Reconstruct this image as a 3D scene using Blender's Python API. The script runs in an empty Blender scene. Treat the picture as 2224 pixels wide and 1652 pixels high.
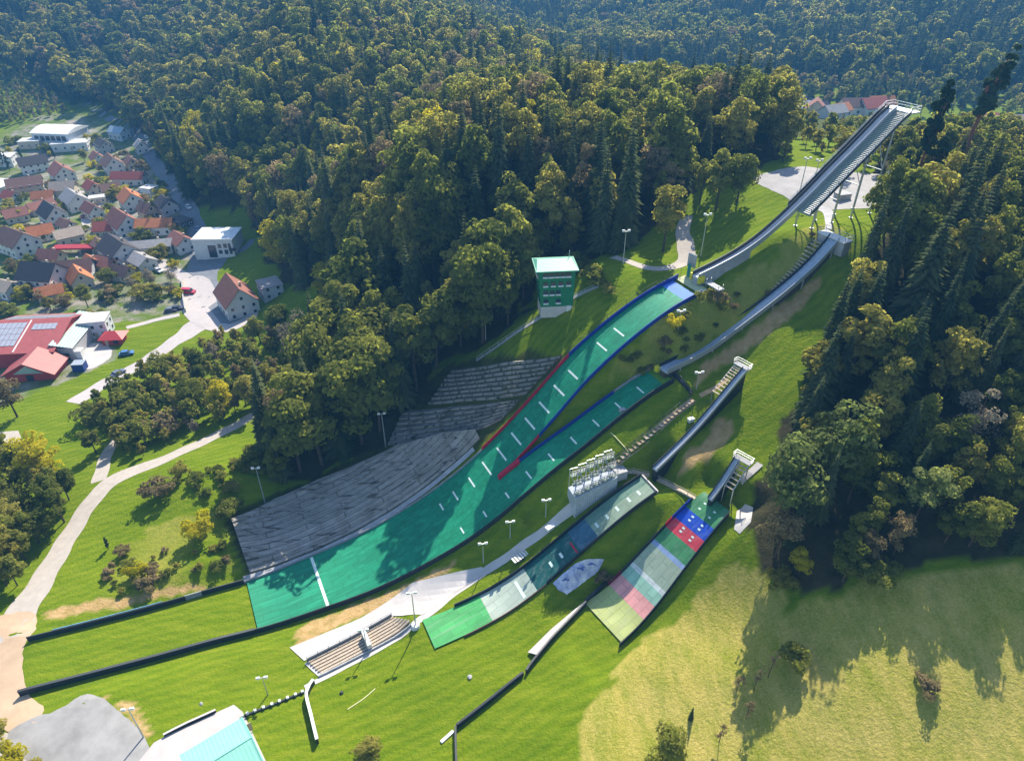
HAZE = 0.00040
EXPO = 1.17
import bpy, bmesh, math, random
import numpy as np
from mathutils import Vector, Matrix

random.seed(7)
rng = np.random.default_rng(11)
scene = bpy.context.scene
COL = scene.collection

# ------------------------------------------------------------------ camera
CAM = np.array([0.0, 0.0, 115.0])
PITCH = math.radians(34.0)
FOC = 1503.0                      # focal length in survey pixels (2224 x 1652)
cam = bpy.data.cameras.new("camera")
cam.sensor_width = 36.0
cam.lens = FOC / 2224.0 * 36.0
cam.clip_start = 0.5
cam.clip_end = 9000.0
camo = bpy.data.objects.new("camera", cam)
camo.location = CAM
camo.rotation_euler = (math.pi / 2 - PITCH, 0, 0)
COL.objects.link(camo)
scene.camera = camo


def ray(px, py):
    r = (px - 1112.0) / FOC
    u = -(py - 826.0) / FOC
    return np.array([r, math.cos(PITCH) + math.sin(PITCH) * u, -math.sin(PITCH) + math.cos(PITCH) * u])


def atz(px, py, z):
    d = ray(px, py)
    return CAM + d * (z - CAM[2]) / d[2]


# ------------------------------------------------------------------ the large hill's own frame
# s runs along the jump's axis (0 = take-off edge, negative = downhill), o is the offset to its left
T1 = atz(1510, 603, 50)
_b = atz(562, 1310, 0)
AX = (T1 - _b)[:2]
AX = AX / np.linalg.norm(AX)
AN = np.array([-AX[1], AX[0]])


def so(x, y):
    dx = x - T1[0]
    dy = y - T1[1]
    return dx * AX[0] + dy * AX[1], dx * AN[0] + dy * AN[1]


def xy(s, o):
    return T1[0] + AX[0] * s + AN[0] * o, T1[1] + AX[1] * s + AN[1] * o


def lut(table):
    t = sorted(table)
    xs = np.array([p[0] for p in t], float)
    ys = np.array([p[1] for p in t], float)
    # monotone-ish smooth interpolation: cubic Hermite with finite-difference tangents
    m = np.gradient(ys, xs)

    def f(x):
        x = np.clip(np.asarray(x, float), xs[0], xs[-1])
        i = np.clip(np.searchsorted(xs, x) - 1, 0, len(xs) - 2)
        h = xs[i + 1] - xs[i]
        t = (x - xs[i]) / h
        return ((1 + 2 * t) * (1 - t) ** 2 * ys[i] + t * (1 - t) ** 2 * h * m[i]
                + t * t * (3 - 2 * t) * ys[i + 1] + t * t * (t - 1) * h * m[i + 1])
    return f


Z1 = lut([(0, 48.6), (-9, 45.9), (-15, 43.2), (-22, 39.2), (-28.5, 34.6), (-36, 27.6), (-43, 21.2), (-50, 15.6),
          (-59, 9.8), (-69, 5.2), (-80, 1.9), (-90, .5), (-101, 0), (-111, 1.2), (-121, 2.4), (-131, 3.9), (-140, 5.4)])
WL1 = lut([(0, 4.2), (-20, 4.6), (-50, 5.2), (-70, 6.2), (-90, 6.9), (-101, 6.6), (-120, 6.0), (-140, 5.6)])
WR1 = lut([(0, -3.6), (-20, -3.9), (-40, -4.2), (-49, -4.4)])
# the medium hill in the same frame
Z2 = lut([(-14, 35.6), (-20, 33.5), (-26, 30.4), (-34, 25.6), (-42, 21.0), (-49, 16.4)])
WL2 = lut([(-14, -7.6), (-24, -7.0), (-34, -6.0), (-49, -4.4)])
WR2 = lut([(-14, -13.6), (-26, -13.4), (-40, -13.0), (-49, -12.6), (-57, -12.0), (-68, -10.6), (-80, -9.2), (-90, -7.9),
           (-101, -6.8), (-120, -6.1), (-140, -5.8)])


class Axis:
    """straight hill between a lower and an upper point, with a profile along it (0..1)"""

    def __init__(self, lo, hi, prof, w0, w1):
        self.lo, self.hi = np.array(lo, float), np.array(hi, float)
        v = (self.hi - self.lo)[:2]
        self.L = np.linalg.norm(v)
        self.a = v / self.L
        self.n = np.array([-self.a[1], self.a[0]])
        self.z = lut([(t, self.lo[2] + (self.hi[2] - self.lo[2]) * k) for t, k in prof])
        self.w0, self.w1 = w0, w1

    def w(self, t):
        return self.w0 + (self.w1 - self.w0) * t

    def pt(self, t, o, dz=0.0):
        p = self.lo[:2] + self.a * self.L * t + self.n * o
        return np.array([p[0], p[1], float(self.z(t)) + dz])

    def to(self, x, y):
        dx, dy = x - self.lo[0], y - self.lo[1]
        return (dx * self.a[0] + dy * self.a[1]) / self.L, dx * self.n[0] + dy * self.n[1]


PROF = [(-.35, -.045), (0, 0), (.12, .05), (.3, .2), (.5, .45), (.7, .7), (.85, .87), (1, 1)]
H3 = Axis(atz(1040, 1328, 5.6), atz(1408, 1052, 23.5), PROF, 3.3, 2.6)
H4 = Axis(atz(1316, 1345, 9), atz(1552, 1092, 24.4), PROF, 5.2, 3.4)

# ------------------------------------------------------------------ terrain
CPP = [  # survey pixel + height
    (15, 1400, 4), (60, 1560, 5), (250, 1640, 5), (100, 1240, 3), (200, 1050, 3), (340, 1005, 3.2), (480, 945, 3.6),
    (640, 850, 5), (750, 775, 8), (60, 1100, 0), (30, 900, -3), (250, 800, -3.5), (430, 690, -3), (440, 560, -3),
    (370, 420, -3), (290, 290, -3), (100, 720, -4), (150, 500, -4), (20, 400, -4), (130, 300, -4), (30, 560, -4),
    (300, 600, -3.5), (500, 690, -3), (590, 650, -1), (500, 800, 0), (400, 880, .5), (600, 720, 2), (700, 680, 6),
    (300, 1150, 3.6), (250, 1250, 3.6), (430, 1120, 5), (480, 1050, 7), (200, 1330, 4.4), (480, 1230, 3.2),
    (300, 1300, 3.4), (560, 480, 3), (420, 320, 4), (640, 600, 4), (800, 650, 18), (900, 560, 33), (760, 500, 28),
    (1030, 640, 28), (1000, 480, 44), (1200, 662, 35), (1330, 575, 44), (1470, 585, 46), (1150, 540, 40),
    (1485, 480, 50), (1640, 470, 55), (1700, 400, 58), (1660, 375, 58), (1900, 420, 58), (1800, 450, 57), (1830, 380, 58),
    (1700, 520, 53.5), (1600, 575, 49.5), (1760, 470, 56), (1870, 480, 58), (1820, 525, 57.2), (1660, 668, 45.0), (1740, 598, 50.2), (1790, 548, 54.6),
    (1700, 640, 46.5), (1600, 720, 41), (1480, 830, 35.5), (1560, 660, 45),
    (1750, 640, 47.5), (1650, 760, 39.5), (1690, 850, 37), (1640, 850, 36), (1560, 830, 34), (1500, 890, 31.5),
    (1380, 950, 28.5), (1330, 1015, 24.5), (1500, 990, 27), (1560, 960, 29), (1620, 1000, 29), (1480, 1080, 24),
    (1290, 1060, 22), (1240, 1090, 19), (1180, 1150, 13.5), (1090, 1200, 8), (1050, 1240, 6),
    (1400, 1160, 17.5), (1300, 1230, 12), (1230, 1290, 9.6), (940, 1300, 3.2), (760, 1360, 1.8), (635, 1410, 1.6),
    (920, 1350, 3.4), (800, 1415, 2.4), (680, 1470, 2.4), (985, 1385, 5), (850, 1500, 4.2), (1000, 1600, 6), (1150, 1450, 7.4),
    (1200, 1600, 9), (700, 1580, 4), (500, 1500, 2.2), (520, 1540, 3.4), (450, 1620, 4), (250, 1530, 5), (330, 1600, 4.6),
    (1330, 1450, 10), (1450, 1450, 12.5), (1700, 1500, 17), (2000, 1500, 23), (2200, 1300, 29), (2200, 1600, 21),
    (1600, 1640, 12.5), (1650, 1250, 21.5), (1620, 1120, 26), (1900, 1250, 27), (1600, 1330, 16), (1450, 1640, 10.5)]
CPW = [
    (90, 132, 54), (80, 100, 41), (112, 102, 48), (62, 86, 31), (100, 60, 28), (60, 104, 36), (55, 125, 43), (130, 40, 34),
    (110, 160, 60), (130, 190, 58), (110, 230, 54), (150, 300, 36), (190, 400, 20), (190, 470, 15), (260, 350, 22), (300, 250, 34),
    (220, 200, 50), (200, 100, 58), (-20, 240, 48), (29, 240, 52), (70, 250, 50), (-113, 346, 36), (-60, 420, 44), (0, 420, 36),
    (55, 400, 23), (100, 400, 22), (15, 600, 13), (83, 600, 11), (150, 560, 12), (20, 810, 12), (-60, 800, 44), (-150, 600, 62),
    (-120, 450, 52), (-250, 650, 38), (-320, 540, -3), (-239, 449, -3), (-400, 800, 80), (-250, 900, 90), (-600, 700, 76),
    (-700, 500, 20), (-500, 400, -5), (-345, 500, 0), (-430, 600, 22), (-100, 1000, 84), (-400, 1200, 150), (90, 900, 34),
    (200, 900, 62), (300, 700, 40), (300, 800, 66), (400, 600, 44), (200, 1100, 112), (500, 900, 112), (300, 1300, 165),
    (700, 1100, 175), (0, 1300, 140), (-700, 1200, 150), (800, 700, 92), (600, 400, 56), (-900, 900, 120), (-1500, 2400, 220),
    (1500, 2400, 260), (0, 2400, 230), (-1500, 500, 40), (1500, 500, 120), (-1200, -300, -5), (1200, -300, 60), (0, -300, 6),
    (-200, 120, -5), (-300, 60, -5), (-120, 70, 2), (-140, 30, 0), (-60, 20, 4), (0, 20, 8), (60, 20, 17), (-170, 250, -4.5),
    (-300, 330, -5)]
cps = [tuple(atz(*c)) for c in CPP] + [tuple(map(float, c)) for c in CPW]
for s in range(-96, 1, 8):       # the bank left of the large hill carries the terraces
    for o in (13, 24):
        x, y = xy(s, o)
        cps.append((x, y, float(Z1(s)) + .03 * o - (2.0 if s > -8 else 0)))
for s, z in ((5, 50.4), (10, 51.7), (15, 53.8), (20, 56.4), (25, 59.2)):      # embankment under the large inrun's foot
    cps.append((*xy(s, -.5), z))
cps = np.array(cps)
RC = 7.0


def _phi(x, y, c):
    return np.sqrt((x[:, None] - c[None, :, 0]) ** 2 + (y[:, None] - c[None, :, 1]) ** 2 + RC * RC)


_n = len(cps)
_A = np.zeros((_n + 3, _n + 3))
_A[:_n, :_n] = _phi(cps[:, 0], cps[:, 1], cps) - np.eye(_n) * .9
_Q = np.c_[np.ones(_n), cps[:, 0] / 100, cps[:, 1] / 100]
_A[:_n, _n:] = _Q
_A[_n:, :_n] = _Q.T
_w = np.linalg.solve(_A, np.r_[cps[:, 2], np.zeros(3)])


def vnoise(x, y, sc, seed=0):
    """cheap smooth value noise in -1..1"""
    x = np.asarray(x, float) / sc + seed * 17.3
    y = np.asarray(y, float) / sc - seed * 9.1
    xi, yi = np.floor(x), np.floor(y)
    fx, fy = x - xi, y - yi
    fx = fx * fx * (3 - 2 * fx)
    fy = fy * fy * (3 - 2 * fy)

    def h(a, b):
        v = np.sin(a * 127.1 + b * 311.7 + seed * 74.7) * 43758.5453
        return v - np.floor(v)
    return 2 * ((h(xi, yi) * (1 - fx) + h(xi + 1, yi) * fx) * (1 - fy) + (h(xi, yi + 1) * (1 - fx) + h(xi + 1, yi + 1) * fx) * fy) - 1


def smooth(t):
    t = np.clip(t, 0, 1)
    return t * t * (3 - 2 * t)


def base_h(x, y):
    z = _phi(x, y, cps) @ _w[:_n] + _w[_n] + _w[_n + 1] * x / 100 + _w[_n + 2] * y / 100
    far = smooth((np.hypot(x, y) - 260) / 200)
    z = z + far * (vnoise(x, y, 90, 1) * 5 + vnoise(x, y, 37, 2) * 2)
    z = z + .12 * vnoise(x, y, 6, 3) + .22 * vnoise(x, y, 15, 4)
    # the landing hills cut their beds into the slope
    s, o = so(x, y)

    def bed(z, zz, inside, soft):
        w = smooth(1 - inside / soft)
        return z * (1 - w) + zz * w
    s1 = np.clip(s, -140, 0)
    lo = np.where(s1 < -49, WR2(np.minimum(s1, -14)), WR1(np.maximum(s1, -49)))
    d = np.maximum(np.maximum(o - WL1(s1), lo - o), np.maximum(s - 1, -139 - s))
    z = bed(z, Z1(s1) - .3, np.maximum(d, 0), 7.0)
    s2 = np.clip(s, -49, -14)
    d = np.maximum(np.maximum(o - WL2(s2), WR2(s2) - o), np.maximum(s + 13, (-49 - s) * 9))
    z = bed(z, Z2(s2) - .3, np.maximum(d - .2, 0), 3.6)
    for H in (H3, H4):
        t, o = H.to(x, y)
        tc = np.clip(t, -.3, 1)
        d = np.maximum(np.abs(o) - H.w(tc) - .9, np.maximum(t - 1.13, -.3 - t) * H.L)
        z = bed(z, H.z(tc) - .25 - .7 * smooth((tc - .7) / .25), np.maximum(d, 0), 4.0)
    return z


def axis_coords(lo, hi, step, far_lo, far_hi):
    c = list(np.arange(lo, hi + 1e-6, step))
    d, v = step, hi
    while v < far_hi:
        d = min(d * 1.09, 45)
        v += d
        c.append(v)
    d, v = step, lo
    pre = []
    while v > far_lo:
        d = min(d * 1.09, 45)
        v -= d
        pre.append(v)
    return np.array(pre[::-1] + c)


GX = axis_coords(-170, 120, 1.0, -1700, 1700)
GY = axis_coords(30, 270, 1.0, -400, 2600)
_gx, _gy = np.meshgrid(GX, GY)
GZ = np.concatenate([base_h(_gx[i], _gy[i])[None] for i in range(len(GY))])


def hz(x, y):
    x = np.asarray(x, float)
    y = np.asarray(y, float)
    i = np.clip(np.searchsorted(GX, x) - 1, 0, len(GX) - 2)
    j = np.clip(np.searchsorted(GY, y) - 1, 0, len(GY) - 2)
    fx = (x - GX[i]) / (GX[i + 1] - GX[i])
    fy = (y - GY[j]) / (GY[j + 1] - GY[j])
    return (GZ[j, i] * (1 - fx) + GZ[j, i + 1] * fx) * (1 - fy) + (GZ[j + 1, i] * (1 - fx) + GZ[j + 1, i + 1] * fx) * fy


_ts = np.concatenate([np.arange(60, 330, .5), np.arange(330, 2600, 3)])


def P(px, py):
    """ground point that the survey sight line meets"""
    d = ray(px, py)
    q = CAM[None] + _ts[:, None] * d[None]
    k = q[:, 2] - hz(q[:, 0], q[:, 1])
    i = np.argmax(k < 0)
    if k[i] >= 0:
        i = len(_ts) - 1
    f = k[i - 1] / (k[i - 1] - k[i]) if i > 0 else 0
    p = q[i - 1] * (1 - f) + q[i] * f
    return np.array([p[0], p[1], float(hz(p[0], p[1]))])


def PXY(pts):
    return [P(*p)[:2] for p in pts]


def inpoly(x, y, poly):
    x = np.asarray(x, float)
    y = np.asarray(y, float)
    c = np.zeros(x.shape, bool)
    n = len(poly)
    for i in range(n):
        x1, y1 = poly[i]
        x2, y2 = poly[(i + 1) % n]
        if y1 == y2:
            continue
        m = ((y1 > y) != (y2 > y)) & (x < (x2 - x1) * (y - y1) / (y2 - y1) + x1)
        c ^= m
    return c


def project(p):
    """world point -> survey pixel and depth"""
    v = np.asarray(p, float) - CAM
    f = np.array([0, math.cos(PITCH), -math.sin(PITCH)])
    u = np.array([0, math.sin(PITCH), math.cos(PITCH)])
    d = v @ f
    return 1112 + FOC * v[..., 0] / d, 826 - FOC * (v @ u) / d, d


# ------------------------------------------------------------------ object helpers
def setp(o, label=None, cat=None, group=None, kind=None):
    if label:
        o["label"] = label
    if cat:
        o["category"] = cat
    if group:
        o["group"] = group
    if kind:
        o["kind"] = kind
    return o


def thing(name, loc, label=None, cat=None, group=None, rz=0.0):
    o = bpy.data.objects.new(name, None)
    o.empty_display_size = .5
    o.location = [float(v) for v in loc]
    o.rotation_euler = (0, 0, rz)
    COL.objects.link(o)
    return setp(o, label, cat, group)


class MB:
    def __init__(self):
        self.v, self.f, self.m = [], [], []

    def add(self, vs, fs, m=0):
        b = len(self.v)
        self.v += [tuple(float(c) for c in p) for p in vs]
        self.f += [tuple(b + i for i in f) for f in fs]
        self.m += [m] * len(fs)
        return self

    def box(self, c, size, rz=0.0, m=0, tilt=0.0):
        sx, sy, sz = [k / 2 for k in size]
        ca, sa = math.cos(rz), math.sin(rz)
        vs = []
        for z in (-sz, sz):
            for x, y in ((-sx, -sy), (sx, -sy), (sx, sy), (-sx, sy)):
                zz = z + x * math.tan(tilt)
                vs.append((c[0] + x * ca - y * sa, c[1] + x * sa + y * ca, c[2] + zz))
        return self.add(vs, [(3, 2, 1, 0), (4, 5, 6, 7), (0, 1, 5, 4), (1, 2, 6, 5), (2, 3, 7, 6), (3, 0, 4, 7)], m)

    def bar(self, a, b, w, h=None, m=0, up=(0, 0, 1)):
        """square bar between two points"""
        h = h or w
        a, b = Vector(a), Vector(b)
        d = (b - a).normalized()
        u = Vector(up)
        if abs(d.dot(u)) > .98:
            u = Vector((1, 0, 0))
        s = d.cross(u).normalized() * (w / 2)
        t = s.cross(d).normalized() * (h / 2)
        vs = [a - s - t, a + s - t, a + s + t, a - s + t, b - s - t, b + s - t, b + s + t, b - s + t]
        return self.add(vs, [(3, 2, 1, 0), (4, 5, 6, 7), (0, 1, 5, 4), (1, 2, 6, 5), (2, 3, 7, 6), (3, 0, 4, 7)], m)

    def tube(self, a, b, r0, r1=None, n=8, m=0, caps=True):
        r1 = r0 if r1 is None else r1
        a, b = Vector(a), Vector(b)
        d = (b - a).normalized()
        u = Vector((1, 0, 0)) if abs(d.z) > .9 else Vector((0, 0, 1))
        s = d.cross(u).normalized()
        t = s.cross(d)
        vs = []
        for p, r in ((a, r0), (b, r1)):
            for k in range(n):
                g = 2 * math.pi * k / n
                vs.append(p + s * (r * math.cos(g)) + t * (r * math.sin(g)))
        fs = [(k, (k + 1) % n, n + (k + 1) % n, n + k) for k in range(n)]
        if caps:
            fs += [tuple(range(n - 1, -1, -1)), tuple(range(n, 2 * n))]
        return self.add(vs, fs, m)

    def grid(self, rows, m=0):
        """rows of equal-length point lists"""
        k = len(rows[0])
        vs = [p for r in rows for p in r]
        fs = [(i * k + j, (i + 1) * k + j, (i + 1) * k + j + 1, i * k + j + 1) for i in range(len(rows) - 1) for j in range(k - 1)]
        return self.add(vs, fs, m)

    def loft(self, sections, m=0, close=True, caps=True):
        """closed cross sections of equal length"""
        k = len(sections[0])
        vs = [p for r in sections for p in r]
        fs = [(i * k + j, i * k + (j + 1) % k, (i + 1) * k + (j + 1) % k, (i + 1) * k + j) for i in range(len(sections) - 1) for j in range(k if close else k - 1)]
        if caps:
            fs += [tuple(range(k - 1, -1, -1)), tuple(range((len(sections) - 1) * k, len(sections) * k))]
        return self.add(vs, fs, m)

    def build(self, name, mat, parent=None, world=True, smooth_=False, **props):
        me = bpy.data.meshes.new(name)
        vs = self.v
        if parent is not None and world:
            l = parent.location
            vs = [(x - l[0], y - l[1], z - l[2]) for x, y, z in vs]
        me.from_pydata(vs, [], self.f)
        for mm in (mat if isinstance(mat, (list, tuple)) else [mat]):
            me.materials.append(mm)
        if isinstance(mat, (list, tuple)) and len(mat) > 1:
            me.polygons.foreach_set("material_index", self.m)
        if smooth_:
            me.polygons.foreach_set("use_smooth", [True] * len(me.polygons))
        me.validate()
        me.update()
        o = bpy.data.objects.new(name, me)
        COL.objects.link(o)
        if parent is not None:
            o.parent = parent
        return setp(o, **props)


def resample(pts, step):
    """polyline -> evenly spaced, Catmull-Rom smoothed"""
    p = [np.array(q, float) for q in pts]
    if len(p) > 2:
        out = []
        for i in range(len(p) - 1):
            a, b, c, d = p[max(i - 1, 0)], p[i], p[i + 1], p[min(i + 2, len(p) - 1)]
            n = max(2, int(np.linalg.norm(c - b) / step))
            for k in range(n):
                t = k / n
                out.append(.5 * ((2 * b) + (-a + c) * t + (2 * a - 5 * b + 4 * c - d) * t * t + (-a + 3 * b - 3 * c + d) * t ** 3))
        out.append(p[-1])
        return out
    n = max(1, int(np.linalg.norm(p[1] - p[0]) / step))
    return [p[0] + (p[1] - p[0]) * k / n for k in range(n + 1)]


def ribbon(pts, width, lift=.05, step=1.2, cross=4):
    """draped strip along plan points; width a number or a list per control point"""
    pl = resample([q[:2] for q in pts], step)
    ws = np.interp(np.linspace(0, 1, len(pl)), np.linspace(0, 1, len(pts)), width) if isinstance(width, (list, tuple)) else [width] * len(pl)
    rows = []
    for i, q in enumerate(pl):
        d = pl[min(i + 1, len(pl) - 1)] - pl[max(i - 1, 0)]
        d = d / (np.linalg.norm(d) + 1e-9)
        n = np.array([-d[1], d[0]])
        row = []
        for k in range(cross + 1):
            w = ws[i] * (1 + .08 * math.sin(i * .9 + k)) if k in (0, cross) else ws[i]
            e = q - n * w * (k / cross - .5)
            row.append((e[0], e[1], float(hz(e[0], e[1])) + lift))
        rows.append(row[::-1])
    return MB().grid([r[::-1] for r in rows])


def rounded(px_pts, step=1.0):
    """plan outline through survey points with soft corners"""
    q = [P(*p)[:2] for p in px_pts]
    n = len(q)
    out = []
    for i in range(n):
        a, b, c, d = q[i - 1], q[i], q[(i + 1) % n], q[(i + 2) % n]
        k = max(2, int(np.linalg.norm(c - b) / step))
        for j in range(k):
            t = j / k
            r = .5 * ((2 * b) + (-a + c) * t + (2 * a - 5 * b + 4 * c - d) * t * t + (-a + 3 * b - 3 * c + d) * t ** 3)
            w = .22
            e = vnoise(r[0], r[1], 1.3, 51) * w
            out.append((float(r[0] + e), float(r[1] + vnoise(r[0], r[1], 1.1, 52) * w)))
    return out


def drape(poly, lift=.05, step=1.5):
    """polygon in plan laid over the ground"""
    bm = bmesh.new()
    vs = [bm.verts.new((float(p[0]), float(p[1]), 0)) for p in poly]
    bm.faces.new(vs)
    xs = [p[0] for p in poly]
    ys = [p[1] for p in poly]
    for k in np.arange(min(xs) + step, max(xs), step):
        bmesh.ops.bisect_plane(bm, geom=bm.verts[:] + bm.edges[:] + bm.faces[:], plane_co=(float(k), 0, 0), plane_no=(1, 0, 0))
    for k in np.arange(min(ys) + step, max(ys), step):
        bmesh.ops.bisect_plane(bm, geom=bm.verts[:] + bm.edges[:] + bm.faces[:], plane_co=(0, float(k), 0), plane_no=(0, 1, 0))
    bmesh.ops.triangulate(bm, faces=bm.faces[:])
    bm.normal_update()
    if sum(f.normal.z for f in bm.faces) < 0:
        bmesh.ops.reverse_faces(bm, faces=bm.faces[:])
    bm.verts.index_update()
    m = MB()
    co = np.array([v.co[:] for v in bm.verts])
    z = hz(co[:, 0], co[:, 1]) + lift
    m.add([(a[0], a[1], zz) for a, zz in zip(co, z)], [tuple(v.index for v in f.verts) for f in bm.faces])
    bm.free()
    return m


# ------------------------------------------------------------------ materials
def mat(name, col, rough=.8, var=.0, scale=1.0, bump=0.0, bscale=None, col2=None, metal=0.0, spec=.3, detail=5, stretch=None):
    m = bpy.data.materials.new(name)
    m.use_nodes = True
    nt = m.node_tree
    b = nt.nodes["Principled BSDF"]
    b.inputs["Roughness"].default_value = rough
    b.inputs["Metallic"].default_value = metal
    b.inputs["Specular IOR Level"].default_value = spec
    c = tuple(col) + (1,)
    if var or col2:
        tc = nt.nodes.new("ShaderNodeTexCoord")
        mp = nt.nodes.new("ShaderNodeMapping")
        if stretch:
            mp.inputs["Scale"].default_value = stretch
        nt.links.new(tc.outputs["Object"], mp.inputs["Vector"])
        n = nt.nodes.new("ShaderNodeTexNoise")
        n.inputs["Scale"].default_value = scale
        n.inputs["Detail"].default_value = detail
        n.inputs["Roughness"].default_value = .65
        nt.links.new(mp.outputs[0], n.inputs["Vector"])
        r = nt.nodes.new("ShaderNodeValToRGB")
        r.color_ramp.elements[0].position = .3
        r.color_ramp.elements[1].position = .7
        c2 = col2 or tuple(v * (1 - var) for v in col)
        c1 = col if col2 else tuple(min(1, v * (1 + var)) for v in col)
        r.color_ramp.elements[0].color = tuple(c2) + (1,)
        r.color_ramp.elements[1].color = tuple(c1) + (1,)
        nt.links.new(n.outputs["Fac"], r.inputs[0])
        nt.links.new(r.outputs[0], b.inputs["Base Color"])
        if bump:
            bn = nt.nodes.new("ShaderNodeBump")
            bn.inputs["Strength"].default_value = bump
            bn.inputs["Distance"].default_value = .2
            if bscale:
                n2 = nt.nodes.new("ShaderNodeTexNoise")
                n2.inputs["Scale"].default_value = bscale
                nt.links.new(mp.outputs[0], n2.inputs["Vector"])
                nt.links.new(n2.outputs["Fac"], bn.inputs["Height"])
            else:
                nt.links.new(n.outputs["Fac"], bn.inputs["Height"])
            nt.links.new(bn.outputs[0], b.inputs["Normal"])
    else:
        b.inputs["Base Color"].default_value = c
    return m


def leaf_mat(name, a, b_, trans=.35, dark=.55):
    """leaves: colour differs tree by tree and clump by clump, light shines through"""
    m = bpy.data.materials.new(name)
    m.use_nodes = True
    nt = m.node_tree
    nt.nodes.remove(nt.nodes["Principled BSDF"])
    out = nt.nodes["Material Output"]
    oi = nt.nodes.new("ShaderNodeObjectInfo")
    at = nt.nodes.new("ShaderNodeAttribute")
    at.attribute_name = "tint"
    ad = nt.nodes.new("ShaderNodeMath")
    ad.operation = "MULTIPLY_ADD"
    nt.links.new(oi.outputs["Random"], ad.inputs[0])
    ad.inputs[1].default_value = .6
    sc = nt.nodes.new("ShaderNodeMath")
    sc.operation = "MULTIPLY"
    sc.inputs[1].default_value = .45
    nt.links.new(at.outputs["Fac"], sc.inputs[0])
    nt.links.new(sc.outputs[0], ad.inputs[2])
    r = nt.nodes.new("ShaderNodeValToRGB")
    r.color_ramp.elements[0].color = tuple(a) + (1,)
    r.color_ramp.elements[1].color = tuple(b_) + (1,)
    nt.links.new(ad.outputs[0], r.inputs[0])
    d = nt.nodes.new("ShaderNodeBsdfDiffuse")
    t = nt.nodes.new("ShaderNodeBsdfTranslucent")
    hs = nt.nodes.new("ShaderNodeHueSaturation")
    hs.inputs["Saturation"].default_value = 1.1
    hs.inputs["Value"].default_value = 1.35
    nt.links.new(r.outputs[0], hs.inputs["Color"])
    nt.links.new(r.outputs[0], d.inputs[0])
    nt.links.new(hs.outputs[0], t.inputs[0])
    mx = nt.nodes.new("ShaderNodeMixShader")
    mx.inputs[0].default_value = trans
    nt.links.new(d.outputs[0], mx.inputs[1])
    nt.links.new(t.outputs[0], mx.inputs[2])
    nt.links.new(mx.outputs[0], out.inputs["Surface"])
    return m


M = {}
M["mat_green"] = None
M["mat_blue"] = mat("mat_blue", (.075, .20, .66), .6, .1, .6)
M["mat_sand"] = mat("mat_sand", (.42, .45, .27), .8, .15, 1.2)
M["grass_knoll"] = mat("grass_knoll", (.11, .22, .02), .9, .3, 1.5)
M["white"] = mat("white_paint", (.66, .67, .66), .6, .06, 2)
M["line"] = mat("line_white", (.62, .74, .68), .7, .1, 3)
M["board_dark"] = mat("board_dark", (.018, .024, .032), .55, .35, 1.4, spec=.4)
M["board_blue"] = mat("board_blue", (.010, .035, .26), .45, .15, 1)
M["board_red"] = mat("board_red", (.42, .012, .045), .45, .15, 1)
M["board_grey"] = mat("board_grey", (.27, .27, .29), .7, .2, 1)
M["board_teal"] = mat("board_teal", (.10, .25, .36), .6, .3, 1)
M["rail"] = mat("rail_steel", (.42, .45, .48), .4, .1, 3, metal=.4)
M["steel"] = mat("galvanised_steel", (.5, .52, .54), .4, .1, 3, metal=.6)
M["steel_dark"] = mat("dark_steel", (.045, .05, .06), .5, .1, 3, metal=.3)
M["track"] = mat("inrun_track", (.30, .37, .47), .35, .2, 1.5, spec=.5)
M["track_pale"] = mat("inrun_pale", (.55, .53, .56), .5, .12, 1.5)
M["grating"] = mat("green_grating", (.20, .26, .22), .75, .2, 2.5)
M["wood"] = mat("weathered_wood", (.42, .35, .27), .8, .25, 3)
M["concrete"] = mat("concrete", (.36, .36, .37), .85, .22, .5, .15, 6)
M["concrete_old"] = mat("old_concrete", (.36, .37, .40), .9, .35, .28, .3, 4, detail=8)
M["concrete_pale"] = mat("pale_concrete", (.47, .445, .43), .85, .1, .4)
M["yellow"] = mat("yellow_panel", (.62, .55, .02), .6, .15, 3)
M["glass"] = mat("window_glass", (.03, .04, .055), .12, spec=.6)
M["trunk"] = mat("bark", (.075, .055, .042), .95, .3, 2)
M["trunk_red"] = mat("pine_bark", (.20, .075, .045), .95, .3, 2)
M["yard_grey"] = mat("yard_grey", (.33, .32, .32), .95, .14, .3, .1, 9)
M["gravel"] = mat("gravel", (.40, .36, .32), .95, .12, .7, .2, 12, detail=8)
M["dust"] = mat("dusty_ground", (.46, .33, .22), .95, .14, .25, .2, 10, detail=8)
M["asphalt"] = mat("asphalt", (.17, .185, .21), .9, .15, .4, .1, 15)
M["asphalt_pale"] = mat("worn_asphalt", (.265, .26, .255), .9, .22, .25, .1, 15)
M["paving"] = mat("paving", (.42, .385, .38), .9, .08, .5)
M["earth"] = mat("bare_earth", (.46, .32, .17), .95, .25, .5, .3, 6)


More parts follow.
